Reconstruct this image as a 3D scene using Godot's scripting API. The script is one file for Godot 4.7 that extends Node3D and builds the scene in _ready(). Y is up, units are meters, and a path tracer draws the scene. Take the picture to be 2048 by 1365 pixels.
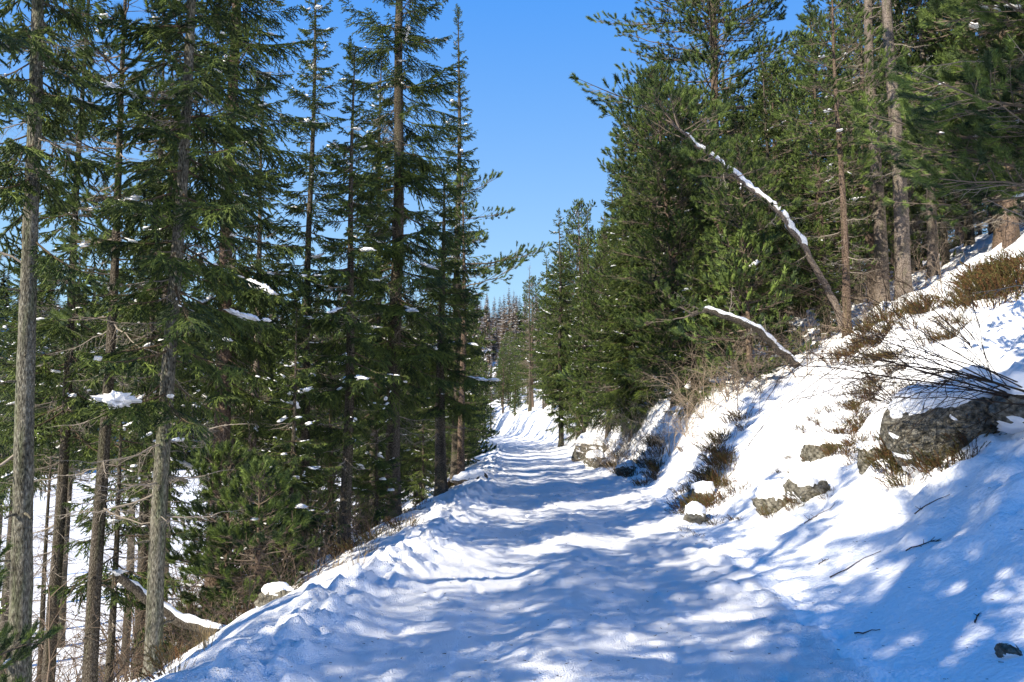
extends Node3D
# A trodden snow path through a conifer wood on a slope above a frozen lake, low sun from behind on the left.

var M := {}
var rng := RandomNumberGenerator.new()
var names := {}
var n_big := FastNoiseLite.new()
var n_mid := FastNoiseLite.new()
var n_fine := FastNoiseLite.new()
var n_edge := FastNoiseLite.new()
var boughs := {}
var snow_lumps: Array = []
var protos := {}
var taken: Array = []
var prints := {}

# ---------------------------------------------------------------- mesh building
class Shape:
	var V := PackedVector3Array()
	var N := PackedVector3Array()
	var C := PackedColorArray()
	var I := PackedInt32Array()

	func leaf(a: Vector3, b: Vector3, c: Vector3, col: Color) -> void:
		var n := (c - a).cross(b - a).normalized()
		var k := V.size()
		V.append(a); V.append(b); V.append(c)
		N.append(n); N.append(n); N.append(n)
		C.append(col); C.append(col); C.append(col)
		I.append(k); I.append(k + 1); I.append(k + 2)

	func tube(p: PackedVector3Array, r: PackedFloat32Array, sides: int, col: Color) -> void:
		var k := V.size()
		var u := Vector3.ZERO
		for i in p.size():
			var t: Vector3 = (p[mini(i + 1, p.size() - 1)] - p[maxi(i - 1, 0)]).normalized()
			if i == 0:
				u = t.cross(Vector3.UP if absf(t.y) < 0.9 else Vector3.RIGHT).normalized()
			else:
				u = (u - t * t.dot(u)).normalized()
			var v := t.cross(u)
			for j in sides:
				var a := TAU * j / sides
				var d := u * cos(a) + v * sin(a)
				V.append(p[i] + d * r[i]); N.append(d); C.append(col)
		for i in p.size() - 1:
			for j in sides:
				var a := k + i * sides + j
				var b := k + i * sides + (j + 1) % sides
				var c := a + sides
				var d := b + sides
				I.append(a); I.append(c); I.append(b)
				I.append(b); I.append(c); I.append(d)

	func twig(a: Vector3, b: Vector3, r0: float, r1: float, col: Color) -> void:
		tube(PackedVector3Array([a, b]), PackedFloat32Array([r0, r1]), 3, col)

	func add(s: Shape, t: Transform3D, tint := Color.WHITE) -> void:
		var k := V.size()
		V.append_array(t * s.V)
		var turn := Transform3D(t.basis.orthonormalized(), Vector3.ZERO)
		N.append_array(turn * s.N)
		if tint == Color.WHITE:
			C.append_array(s.C)
		else:
			for c in s.C:
				C.append(c * tint)
		var m := I.size()
		I.append_array(s.I)
		for i in range(m, I.size()):
			I[i] += k

	func smooth() -> void:
		var acc := PackedVector3Array()
		acc.resize(V.size())
		for i in range(0, I.size(), 3):
			var n := (V[I[i + 2]] - V[I[i]]).cross(V[I[i + 1]] - V[I[i]])
			acc[I[i]] += n; acc[I[i + 1]] += n; acc[I[i + 2]] += n
		for i in acc.size():
			acc[i] = acc[i].normalized()
		N = acc

	func into(mesh: ArrayMesh, mat: Material) -> void:
		if V.is_empty():
			return
		var a := []
		a.resize(Mesh.ARRAY_MAX)
		a[Mesh.ARRAY_VERTEX] = V
		a[Mesh.ARRAY_NORMAL] = N
		a[Mesh.ARRAY_COLOR] = C
		a[Mesh.ARRAY_INDEX] = I
		mesh.add_surface_from_arrays(Mesh.PRIMITIVE_TRIANGLES, a)
		mesh.surface_set_material(mesh.get_surface_count() - 1, mat)


func rnd(a: float, b: float) -> float:
	return rng.randf_range(a, b)


func numbered(called: String) -> String:
	var n: int = names.get(called, 0)
	names[called] = n + 1
	return called if n == 0 else "%s_%03d" % [called, n]


func tag(o: Node3D, label: String, category: String, group := "", kind := "") -> Node3D:
	if label: o.set_meta("label", label)
	if category: o.set_meta("category", category)
	if group: o.set_meta("group", group)
	if kind: o.set_meta("kind", kind)
	return o


func thing(called: String, label: String, category: String, at := Vector3.ZERO, turn := 0.0, group := "") -> Node3D:
	var o := Node3D.new()
	o.name = numbered(called)
	add_child(o)
	o.position = at
	o.rotation.y = turn
	return tag(o, label, category, group)


func mesh_of(s: Shape, mat: Material) -> ArrayMesh:
	var m := ArrayMesh.new()
	s.into(m, mat)
	return m


func part(called: String, mesh: Mesh, parent: Node3D, kind := "") -> MeshInstance3D:
	var o := MeshInstance3D.new()
	o.name = called
	o.mesh = mesh
	if kind: o.set_meta("kind", kind)
	parent.add_child(o, true)
	return o


func top(called: String, mesh: Mesh, label: String, category: String, at := Vector3.ZERO, turn := 0.0, group := "") -> MeshInstance3D:
	var o := MeshInstance3D.new()
	o.name = numbered(called)
	o.mesh = mesh
	add_child(o)
	o.position = at
	o.rotation.y = turn
	tag(o, label, category, group)
	return o


func structure(called: String, mesh: Mesh) -> MeshInstance3D:
	var o := top(called, mesh, "", "")
	o.set_meta("kind", "structure")
	return o


func copy(src: Node3D, label := "", group := "") -> Node3D:
	var base: String = src.name
	if base.length() > 4 and base[base.length() - 4] == "_" and base.right(3).is_valid_int():
		base = base.left(base.length() - 4)
	var o: Node3D = src.duplicate()
	o.name = numbered(base)
	add_child(o)
	if label: o.set_meta("label", label)
	if group: o.set_meta("group", group)
	return o


# ---------------------------------------------------------------- the lie of the land (D = metres ahead of the eye, d = metres right of the path's middle)
func path_c(D: float) -> float:
	var e := clampf(D, -60.0, 120.0)
	return 0.085 * e - (0.00147 * e * e if e > 0.0 else 0.0)


func edge_at(D: float) -> float:
	return -2.4 + 0.32 * n_edge.get_noise_1d(D * 2.2)


func ground(x: float, z: float, detail := true) -> float:
	var D := -z
	var d := x - path_c(D)
	var e := edge_at(D)
	var h := 0.0
	# trodden path: two shallow tracks, crumbs thrown to both sides
	if absf(d) < 3.0:
		h -= 0.055 * exp(-pow((d + 0.62) / 0.38, 2.0)) + 0.055 * exp(-pow((d - 0.66) / 0.4, 2.0))
		h += 0.2 * exp(-pow((d - e - 0.5) / 0.36, 2.0)) * (0.75 + 0.8 * n_mid.get_noise_2d(x * 1.2, D * 1.2))
		h += 0.11 * exp(-pow((d - 1.72) / 0.34, 2.0)) * (0.7 + 0.8 * n_mid.get_noise_2d(x * 1.1 + 40.0, D * 1.1))
	if d < e:
		var t := e - d
		var drop := 0.66 * t * t / (t + 0.35)
		if t > 1.9:
			drop = 0.66 * 1.9 * 1.9 / 2.25 + 0.6 * (t - 1.9)
		drop += 0.35 * n_big.get_noise_2d(x * 0.5, D * 0.5) * clampf(t * 0.5, 0.0, 1.0)
		h = maxf(h - drop, -5.9)
	elif d > 1.7:
		var t := d - 1.7
		var k := smoothstep(11.0, 20.0, D)
		var near := 0.76 * t * t / (t + 0.75)
		var far := 1.7 * smoothstep(0.0, 2.1, t) + 0.47 * maxf(t - 0.8, 0.0)
		var rise := lerpf(near, far, k)
		if t > 16.0:
			rise -= 0.22 * (t - 16.0)
		h += rise
		# snow lying over boulders and heather
		var a := clampf((t - 0.5) * 0.5, 0.0, 1.0)
		h += a * (0.42 * absf(n_big.get_noise_2d(x * 0.9 + 9.0, D * 0.9)) + 0.2 * n_big.get_noise_2d(x * 2.1, D * 2.1) + 0.22 * maxf(0.0, n_big.get_noise_2d(x * 3.4 + 30.0, D * 3.4) - 0.1) - 0.1)
	if detail:
		var rough := 1.0 if d > -3.2 and d < 1.9 else 0.6
		h += 0.035 * n_big.get_noise_2d(x * 1.7 + 5.0, D * 1.7)
		h += 0.013 * rough * n_mid.get_noise_2d(x, D)
		if absf(d) < 2.4 and D < 26.5: h += print_h(x, D)
		if D < 30.0:
			h += 0.01 * rough * n_fine.get_noise_2d(x, D)
			# footprints and clods
			if rough == 1.0:
				var c := n_fine.get_noise_2d(x * 0.42 + 70.0, D * 0.42)
				h -= 0.014 * smoothstep(0.1, 0.45, c)
	return h


func gy(x: float, D: float) -> float:
	return ground(x, -D, false)


func make_prints() -> void:
	rng.seed = 12
	for line in [[-0.75, 0.3], [0.15, 0.35], [0.8, 0.3], [-1.3, 0.2], [1.4, 0.25]]:
		var D := 3.6 + rnd(0, 0.5)
		var k := 1.0
		while D < 26.0:
			if rng.randf() < 0.85:
				var q := [path_c(D) + line[0] + k * 0.11 + rnd(-line[1], line[1]) * 0.5, D, 0.1 + rnd(-0.25, 0.25), rnd(0.008, 0.022)]
				for b in [-1, 0, 1]:
					var key: int = int(floor(D * 2.0)) + int(b)
					if not prints.has(key): prints[key] = []
					prints[key].append(q)
			k = -k
			D += rnd(0.3, 0.42)


func print_h(x: float, D: float) -> float:
	var h := 0.0
	for q in prints.get(int(floor(D * 2.0)), []):
		var a: float = x - q[0]
		var b: float = D - q[1]
		var u: float = a - b * q[2]
		var r := u * u / 0.0036 + b * b / 0.021
		if r < 4.0:
			h += q[3] * (0.45 * exp(-pow(sqrt(r) - 1.15, 2.0) * 14.0) - smoothstep(1.25, 0.6, sqrt(r)))
	return h


func make_ground() -> void:
	make_prints()
	# columns across the path, finer where the eye is near
	var cols := PackedFloat32Array()
	var d := -34.0
	while d < 46.0:
		cols.append(d)
		var step := 0.04
		if d < -3.6: step = 0.06 + 0.09 * (-3.6 - d)
		elif d > 5.0: step = 0.05 + 0.05 * (d - 5.0)
		elif d > 1.6: step = 0.045
		d += minf(step, 2.5)
	for edge in [[-2.9, 0], [1.75, 0]]:  # make the borders of the path fall on a column
		var best := 0
		for j in cols.size():
			if absf(cols[j] - edge[0]) < absf(cols[best] - edge[0]): best = j
		cols[best] = edge[0]
	var rows := PackedFloat32Array()
	var D := -60.0
	while D < 150.0:
		rows.append(D)
		var step := 0.026 + 0.0105 * maxf(0.0, D - 3.5)
		if D < 3.2: step = 0.06 + 0.2 * (3.2 - D)
		D += clampf(step, 0.03, 3.0)
	var w := cols.size()
	var V := PackedVector3Array()
	V.resize(w * rows.size())
	for i in rows.size():
		var c := path_c(rows[i])
		for j in w:
			var x := c + cols[j]
			V[i * w + j] = Vector3(x, ground(x, -rows[i]), -rows[i])
	var N := PackedVector3Array()
	N.resize(V.size())
	for i in rows.size():
		for j in w:
			var a := V[i * w + mini(j + 1, w - 1)] - V[i * w + maxi(j - 1, 0)]
			var b := V[mini(i + 1, rows.size() - 1) * w + j] - V[maxi(i - 1, 0) * w + j]
			N[i * w + j] = a.cross(b).normalized()
	for strip in [["lake_bank", -99.0, -2.9], ["snow_path", -2.9, 1.75], ["snow_slope", 1.75, 99.0]]:
		var j0 := -1
		var j1 := 0
		for j in w:
			if cols[j] >= strip[1] - 0.001 and j0 < 0: j0 = j
			if cols[j] <= strip[2] + 0.001: j1 = j
		var s := Shape.new()
		var n := j1 - j0 + 1
		for i in rows.size():
			s.V.append_array(V.slice(i * w + j0, i * w + j1 + 1))
			s.N.append_array(N.slice(i * w + j0, i * w + j1 + 1))
		s.C.resize(s.V.size())
		s.C.fill(Color.WHITE)
		s.I.resize((rows.size() - 1) * (n - 1) * 6)
		var at := 0
		for i in rows.size() - 1:
			for j in n - 1:
				var a := i * n + j
				s.I[at] = a; s.I[at + 1] = a + n; s.I[at + 2] = a + 1
				s.I[at + 3] = a + 1; s.I[at + 4] = a + n; s.I[at + 5] = a + n + 1
				at += 6
		structure(strip[0], mesh_of(s, M.snow_path if strip[0] == "snow_path" else M.snow))


func hill_h(x: float, z: float) -> float:
	var r := sqrt(x * x + z * z)
	var h := -6.6
	h += (30.0 + 10.0 * n_big.get_noise_2d(x * 0.012, z * 0.012)) * smoothstep(118.0, 260.0, r)
	h += 2.0 * n_big.get_noise_2d(x * 0.05, z * 0.05) * smoothstep(120.0, 150.0, r)
	if x > 30.0:
		h += minf((x - 30.0) * 0.5, 45.0) * smoothstep(-200.0, -60.0, z) + 6.0 * smoothstep(30.0, 50.0, x)
	return h


func make_far_land() -> void:
	var s := Shape.new()
	var rings := 60
	var around := 144
	for i in rings + 1:
		var r := 3.0 if i == 0 else 20.0 * pow(1.088, i)
		for j in around:
			var a := TAU * j / around
			var p := Vector3(cos(a) * r, 0, sin(a) * r)
			p.y = hill_h(p.x, p.z)
			s.V.append(p); s.C.append(Color.WHITE)
	for i in rings:
		for j in around:
			var a := i * around + j
			var b := i * around + (j + 1) % around
			s.I.append_array([a, a + around, b, b, a + around, b + around])
	s.smooth()
	if s.N[around * 5].y < 0.0:
		for i in range(0, s.I.size(), 3):
			var t := s.I[i + 1]
			s.I[i + 1] = s.I[i + 2]
			s.I[i + 2] = t
		s.smooth()
	structure("far_hills", mesh_of(s, M.snow))
	var lake := PlaneMesh.new()
	lake.size = Vector2(240, 330)
	lake.subdivide_width = 20
	lake.subdivide_depth = 20
	lake.material = M.snow
	structure("frozen_lake", lake).position = Vector3(-132, -5.55, -60)


# ---------------------------------------------------------------- materials
func noise_tex(freq: float, kind: int, octaves: int, stops: Array, sz := 512, sd := 1, normal := false) -> NoiseTexture2D:
	var n := FastNoiseLite.new()
	n.noise_type = kind
	n.frequency = freq
	n.fractal_octaves = octaves
	n.seed = sd
	if kind == FastNoiseLite.TYPE_CELLULAR:
		n.cellular_return_type = FastNoiseLite.RETURN_DISTANCE2_SUB
	var t := NoiseTexture2D.new()
	t.width = sz
	t.height = sz
	t.seamless = true
	t.noise = n
	t.as_normal_map = normal
	if stops.size():
		var g := Gradient.new()
		g.offsets = PackedFloat32Array(stops.map(func(q): return q[0]))
		g.colors = PackedColorArray(stops.map(func(q): return q[1].linear_to_srgb()))
		t.color_ramp = g
	return t


func lin(r: float, g: float, b: float) -> Color:
	return Color(r, g, b)


func mat(rough := 0.9, spec := 0.3) -> StandardMaterial3D:
	var m := StandardMaterial3D.new()
	m.roughness = rough
	m.metallic_specular = spec
	return m


func bark(c0: Color, c1: Color, c2: Color, sd: int, sc: Vector3, relief: float) -> StandardMaterial3D:
	var m := mat(0.95, 0.25)
	m.albedo_texture = noise_tex(0.02, FastNoiseLite.TYPE_SIMPLEX_SMOOTH, 5, [[0.2, c0], [0.45, c1], [0.6, c1 * 1.15], [0.8, c2]], 512, sd)
	m.heightmap_enabled = true
	m.heightmap_texture = noise_tex(0.03, FastNoiseLite.TYPE_CELLULAR, 3, [], 512, sd + 3)
	m.heightmap_scale = relief
	m.uv1_triplanar = true
	m.uv1_scale = sc
	m.vertex_color_use_as_albedo = true
	return m


func make_materials() -> void:
	var sn := mat(0.75, 0.35)
	sn.albedo_color = lin(0.88, 0.89, 0.91).linear_to_srgb()
	sn.heightmap_enabled = true
	sn.heightmap_texture = noise_tex(0.03, FastNoiseLite.TYPE_SIMPLEX_SMOOTH, 5, [], 1024, 4)
	sn.heightmap_scale = 2.0
	sn.uv1_triplanar = true
	sn.uv1_world_triplanar = true
	sn.uv1_scale = Vector3.ONE * 0.55
	M.snow = sn
	var sp := sn.duplicate()
	sp.heightmap_texture = noise_tex(0.05, FastNoiseLite.TYPE_CELLULAR, 4, [], 1024, 9)
	sp.heightmap_scale = 2.2
	sp.albedo_color = lin(0.86, 0.87, 0.895).linear_to_srgb()
	sp.uv1_scale = Vector3.ONE * 1.1
	M.snow_path = sp
	M.snow_lump = mat(0.75, 0.35)
	M.snow_lump.albedo_color = lin(0.88, 0.89, 0.91).linear_to_srgb()
	M.bark_grey = bark(lin(0.04, 0.038, 0.03), lin(0.15, 0.14, 0.112), lin(0.33, 0.32, 0.265), 11, Vector3(5.5, 1.3, 5.5), 2.0)
	M.bark_spruce = bark(lin(0.025, 0.021, 0.017), lin(0.095, 0.08, 0.062), lin(0.2, 0.18, 0.15), 21, Vector3(4.5, 2.4, 4.5), 2.5)
	M.bark_pine = bark(lin(0.045, 0.033, 0.026), lin(0.16, 0.115, 0.088), lin(0.27, 0.2, 0.16), 31, Vector3(4.0, 1.6, 4.0), 3.0)
	M.bark_pale = bark(lin(0.07, 0.06, 0.052), lin(0.22, 0.18, 0.155), lin(0.36, 0.31, 0.27), 41, Vector3(4.2, 2.2, 4.2), 3.0)
	var w := mat(0.9, 0.25)
	w.vertex_color_use_as_albedo = true
	M.wood = w
	var f := mat(0.6, 0.35)
	f.vertex_color_use_as_albedo = true
	f.backlight_enabled = true
	f.backlight = lin(0.14, 0.18, 0.05)
	M.needles = f
	var h := mat(0.85, 0.25)
	h.vertex_color_use_as_albedo = true
	M.heath = h
	var r := mat(0.92, 0.3)
	r.albedo_texture = noise_tex(0.012, FastNoiseLite.TYPE_SIMPLEX_SMOOTH, 6, [[0.2, lin(0.045, 0.043, 0.033)], [0.42, lin(0.125, 0.115, 0.09)], [0.58, lin(0.2, 0.185, 0.148)], [0.8, lin(0.34, 0.325, 0.275)]], 512, 51)
	r.heightmap_enabled = true
	r.heightmap_texture = noise_tex(0.02, FastNoiseLite.TYPE_SIMPLEX_SMOOTH, 6, [], 512, 52)
	r.heightmap_scale = 6.0
	r.uv1_triplanar = true
	r.uv1_scale = Vector3.ONE * 2.4
	M.rock = r


# ---------------------------------------------------------------- boughs
func any_dir() -> Vector3:
	var z := rnd(-1, 1)
	var a := rnd(0, TAU)
	var q := sqrt(1.0 - z * z)
	return Vector3(q * cos(a), q * sin(a), z)


func needles(s: Shape, a: Vector3, b: Vector3, per_m: float, long: float, wide: float, col: Color, forward := 0.8, lift := 0.25) -> void:
	var d := b - a
	var len := d.length()
	if len < 0.001: return
	d /= len
	var count := int(per_m * len + rng.randf())
	for i in count:
		var p := a + d * (len * (i + rng.randf()) / count)
		var out := any_dir()
		out = out - d * d.dot(out)
		out.y += lift
		out = (out.normalized() + d * forward).normalized()
		var side := out.cross(any_dir()).normalized() * (wide * 0.5)
		var k := rnd(0.75, 1.25)
		s.leaf(p - side, p + side, p + out * (long * k), col * k)


func needle_color(kind: String) -> Color:
	var t := pow(rng.randf(), 1.3)
	if kind == "pine":
		return lin(0.024, 0.044, 0.019).lerp(lin(0.155, 0.215, 0.048), t)
	return lin(0.022, 0.041, 0.018).lerp(lin(0.15, 0.2, 0.04), t)


# the close-set inner needles of a shoot, which let no light through
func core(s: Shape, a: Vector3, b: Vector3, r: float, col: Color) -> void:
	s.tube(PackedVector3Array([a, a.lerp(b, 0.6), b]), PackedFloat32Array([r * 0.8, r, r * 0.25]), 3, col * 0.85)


# a spruce bough along +X: drooping axis, side twigs in a flat fan, twiglets that hang
func spruce_bough(L: float, sd: int, dens: float, wide: float, full: float) -> Array:
	rng.seed = sd
	var wood := Shape.new()
	var green := Shape.new()
	var fall := rnd(0.22, 0.42)
	var up := rnd(0.18, 0.3)
	var sway := rnd(-0.12, 0.12)
	var pts := PackedVector3Array()
	var rad := PackedFloat32Array()
	var r0 := 0.006 + 0.0065 * L
	var brown := lin(0.10, 0.075, 0.052) * rnd(0.8, 1.2)
	for i in 8:
		var t := i / 7.0
		pts.append(Vector3(L * t, L * (-fall * t + up * t * t), L * sway * t * t) + any_dir() * 0.008 * L)
		rad.append(lerpf(r0, 0.0015, t))
	wood.tube(pts, rad, 4, brown)
	var along := func(t: float) -> Vector3:
		var k := clampf(t * 7.0, 0.0, 6.999)
		return pts[int(k)].lerp(pts[int(k) + 1], k - int(k))
	for i in 7:
		if (i + 1) / 7.0 > 0.4:
			needles(green, pts[i], pts[i + 1], 240 * dens, 0.02, wide, needle_color("spruce"))
	var t := lerpf(0.2, 0.12, full)
	while t < 0.98:
		for side in [-1.0, 1.0]:
			if rng.randf() > 0.86: continue
			var tt: float = minf(t + rnd(0, 0.03), 0.99)
			var p: Vector3 = along.call(tt)
			var ax: Vector3 = (along.call(minf(tt + 0.1, 1.0)) - along.call(tt - 0.1)).normalized()
			var l := L * 0.44 * minf(1.0, (1.0 - tt) * 1.5 + 0.1) * minf(1.0, tt * 2.6 + 0.25) * rnd(0.6, 1.1)
			l = clampf(l, 0.05, 0.85)
			var hang := rnd(0.05, 0.5) if rng.randf() > 0.35 else rnd(0.5, 1.5)
			var dir := (ax * rnd(0.5, 0.9) + Vector3(0, 0, side) * rnd(0.6, 0.9) + Vector3(0, -hang, 0)).normalized()
			var mid := p + dir * l * 0.5
			var dir2 := (dir + Vector3(0, -0.25 + rnd(-0.2, 0.2), 0)).normalized()
			var tip := mid + dir2 * l * 0.5
			wood.tube(PackedVector3Array([p, mid, tip]), PackedFloat32Array([0.0035 + 0.002 * l, 0.0028, 0.001]), 3, brown)
			var col := needle_color("spruce")
			var bare := lerpf(0.45, 0.08, full) * rnd(0.4, 1.4) * (1.0 - tt)
			needles(green, p.lerp(mid, minf(bare * 2.0, 0.95)), mid, 250 * dens, 0.019, wide, col)
			needles(green, mid, tip, 270 * dens, 0.019, wide, col)
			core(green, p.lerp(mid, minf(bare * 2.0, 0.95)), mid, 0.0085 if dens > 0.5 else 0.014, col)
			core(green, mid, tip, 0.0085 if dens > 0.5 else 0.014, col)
			var s := bare + 0.1
			var flip := 1.0
			while s < 0.92:
				var q := p.lerp(mid, s * 2.0) if s < 0.5 else mid.lerp(tip, s * 2.0 - 1.0)
				var across := dir.cross(Vector3.UP).normalized() * flip
				var l2 := (0.3 * l * (1.0 - s) + 0.035) * rnd(0.7, 1.3)
				var e := q + (dir * 0.75 + across * rnd(0.5, 0.8) + Vector3(0, rnd(-0.5, 0.05), 0)).normalized() * l2
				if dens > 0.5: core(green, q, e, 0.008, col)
				needles(green, q, e, 280 * dens, 0.018, wide, col * rnd(0.85, 1.2))
				flip = -flip
				s += 0.052 / l * rnd(0.8, 1.3)
		t += (0.034 + 0.011 * L) / L * rnd(0.8, 1.3) * (1.0 if dens > 0.5 else 1.25)
	return [wood, green, pts]


# a pine bough along +X: bare limb, upswept shoots that end in brushes of long needles
func pine_bough(L: float, sd: int, dens: float, wide: float) -> Array:
	rng.seed = sd
	var wood := Shape.new()
	var green := Shape.new()
	var pts := PackedVector3Array()
	var rad := PackedFloat32Array()
	var bend := rnd(0.05, 0.3)
	var dip := rnd(-0.1, 0.15)
	var sway := rnd(-0.2, 0.2)
	var grey := lin(0.15, 0.12, 0.095) * rnd(0.8, 1.2)
	for i in 8:
		var t := i / 7.0
		pts.append(Vector3(L * t, L * (-dip * t + bend * t * t), L * sway * t * t) + any_dir() * 0.012 * L)
		rad.append(lerpf(0.007 + 0.008 * L, 0.004, t))
	wood.tube(pts, rad, 5, grey)
	var brush := func(a: Vector3, dir: Vector3, l: float) -> void:
		var bend2 := (dir + Vector3(0, 0.4, 0)).normalized()
		var m := a + dir * l * 0.5
		var e := m + bend2 * l * 0.5
		if dens > 0.5:
			wood.twig(a, m, 0.0035, 0.003, grey)
			wood.twig(m, e, 0.003, 0.002, grey)
		var col := needle_color("pine")
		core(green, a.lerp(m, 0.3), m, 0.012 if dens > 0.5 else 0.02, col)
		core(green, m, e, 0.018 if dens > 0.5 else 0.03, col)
		needles(green, a.lerp(m, 0.3), m, (520 if dens > 0.5 else 330) * dens, 0.058, wide, col, 0.75, 0.15)
		needles(green, m, e + bend2 * 0.01, (800 if dens > 0.5 else 520) * dens, 0.058, wide, col, 0.9, 0.15)
	var t := 0.28 + rnd(0, 0.08)
	while t < 0.97:
		var k := clampf(t * 7.0, 0.0, 6.999)
		var p := pts[int(k)].lerp(pts[int(k) + 1], k - int(k))
		var ax := (pts[int(k) + 1] - pts[int(k)]).normalized()
		for side in [-1.0, 1.0]:
			if rng.randf() > 0.85: continue
			var l: float = clampf(L * 0.42 * (1.0 - t) * rnd(0.6, 1.2) + 0.08, 0.06, 0.9)
			var dir: Vector3 = (ax * rnd(0.6, 1.0) + Vector3(0, 0, side) * rnd(0.5, 0.9) + Vector3(0, rnd(-0.15, 0.35), 0)).normalized()
			var q := p + dir * l
			wood.tube(PackedVector3Array([p, p.lerp(q, 0.5) + any_dir() * 0.03 * l, q]), PackedFloat32Array([0.004 + 0.004 * l, 0.0045, 0.0035]), 3, grey)
			brush.call(q, (dir + Vector3(0, 0.3, 0)).normalized(), rnd(0.12, 0.2))
			var more := int(l * 7.0 * rnd(0.7, 1.3))
			for m in more:
				var s := rnd(0.3, 1.0)
				var d2 := (dir * 0.8 + any_dir() * 0.8 + Vector3(0, 0.2, 0)).normalized()
				var b := p.lerp(q, s)
				var e := b + d2 * rnd(0.03, 0.16)
				wood.twig(b, e, 0.0035, 0.003, grey)
				brush.call(e, d2, rnd(0.09, 0.17))
		t += (0.07 + 0.032 * L) / L * rnd(0.8, 1.3)
	var last := pts[7]
	for i in 3:
		brush.call(last, ((pts[7] - pts[6]).normalized() + any_dir() * 0.5).normalized(), rnd(0.12, 0.2))
	return [wood, green, pts]


# a bare, dead bough of fine grey twigs
func dead_bough(L: float, sd: int, col: Color, busy: float) -> Array:
	rng.seed = sd
	var wood := Shape.new()
	var pts := PackedVector3Array()
	var rad := PackedFloat32Array()
	var fall := rnd(0.05, 0.45)
	for i in 8:
		var t := i / 7.0
		pts.append(Vector3(L * t, L * (-fall * t + 0.25 * t * t), 0) + any_dir() * 0.025 * L)
		rad.append(lerpf(0.005 + 0.006 * L, 0.0015, t))
	wood.tube(pts, rad, 4, col)
	var t := 0.12
	while t < 0.97:
		var k := clampf(t * 7.0, 0.0, 6.999)
		var p := pts[int(k)].lerp(pts[int(k) + 1], k - int(k))
		var ax := (pts[int(k) + 1] - pts[int(k)]).normalized()
		var l := clampf(L * 0.42 * (1.05 - t) * rnd(0.5, 1.2), 0.05, 0.9)
		var dir := (ax * rnd(0.4, 0.9) + Vector3(0, rnd(-0.7, 0.15), (1.0 if rng.randf() > 0.5 else -1.0) * rnd(0.4, 0.9))).normalized()
		var m := p + dir * l * 0.5
		var q := m + (dir + any_dir() * 0.45).normalized() * l * 0.5
		wood.tube(PackedVector3Array([p, m, q]), PackedFloat32Array([0.003 + 0.002 * l, 0.0025, 0.001]), 3, col * rnd(0.8, 1.2))
		for i in int(l * 14.0 * busy):
			var s := rng.randf()
			var b := p.lerp(m, s * 2.0) if s < 0.5 else m.lerp(q, s * 2.0 - 1.0)
			wood.twig(b, b + (dir * 0.6 + any_dir() * 0.9).normalized() * rnd(0.05, 0.22) * (0.5 + l), 0.0018, 0.0008, col * rnd(0.8, 1.3))
		t += (0.05 + 0.02 * L) / L * rnd(0.7, 1.4) / busy
	return [wood, Shape.new(), pts]


const SIZES := [0.45, 0.9, 1.5, 2.3]

func make_boughs() -> void:
	for k in 4:
		var L: float = SIZES[k]
		for v in 3:
			boughs["spruce%d%d" % [k, v]] = spruce_bough(L, 100 + k * 10 + v, 1.25 - 0.12 * k, 0.006 + 0.0005 * k, 1.0)
			boughs["thin%d%d" % [k, v]] = spruce_bough(L, 200 + k * 10 + v, 1.0 - 0.1 * k, 0.006, 0.35)
			boughs["pine%d%d" % [k, v]] = pine_bough(L, 300 + k * 10 + v, 1.1, 0.006)
			boughs["dead%d%d" % [k, v]] = dead_bough(L, 400 + k * 10 + v, lin(0.27, 0.235, 0.195), 1.15)
			boughs["farspruce%d%d" % [k, v]] = spruce_bough(L, 500 + k * 10 + v, 0.42 - 0.05 * k, 0.017, 0.95)
			boughs["farpine%d%d" % [k, v]] = pine_bough(L, 600 + k * 10 + v, 0.36, 0.016)
			boughs["larch%d%d" % [k, v]] = dead_bough(L, 700 + k * 10 + v, lin(0.26, 0.205, 0.16), 1.1)
	for b in boughs.keys():
		var m := ArrayMesh.new()
		boughs[b][0].into(m, M.wood)
		boughs[b][1].into(m, M.needles)
		boughs[b][2] = [m, boughs[b][2]]


func lump(sd: int, size: Vector3, ru := 16, rv := 11) -> Shape:
	var n := FastNoiseLite.new()
	n.seed = sd
	n.frequency = 1.1
	n.fractal_octaves = 3
	var s := Shape.new()
	for i in rv + 1:
		var a := PI * i / rv
		for j in ru:
			var b := TAU * j / ru
			var p := Vector3(sin(a) * cos(b), cos(a), sin(a) * sin(b))
			var k := 1.0 + 0.8 * n.get_noise_3dv(p * 1.5) + 0.6 * n.get_noise_3dv(p * 3.0 + Vector3(7, 0, 0))
			p *= k
			p.y += 0.35 * n.get_noise_3dv(Vector3(p.x * 1.5, 0, p.z * 1.5))
			if p.y < 0.0: p.y *= 0.7
			s.V.append(p * size); s.C.append(Color.WHITE)
	for i in rv:
		for j in ru:
			var a := i * ru + j
			var b := i * ru + (j + 1) % ru
			s.I.append_array([a, b, a + ru, b, b + ru, a + ru])
	s.smooth()
	if s.N[ru * 2].y < 0.0:
		for i in range(0, s.I.size(), 3):
			var t := s.I[i + 1]
			s.I[i + 1] = s.I[i + 2]
			s.I[i + 2] = t
		s.smooth()
	return s


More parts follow.
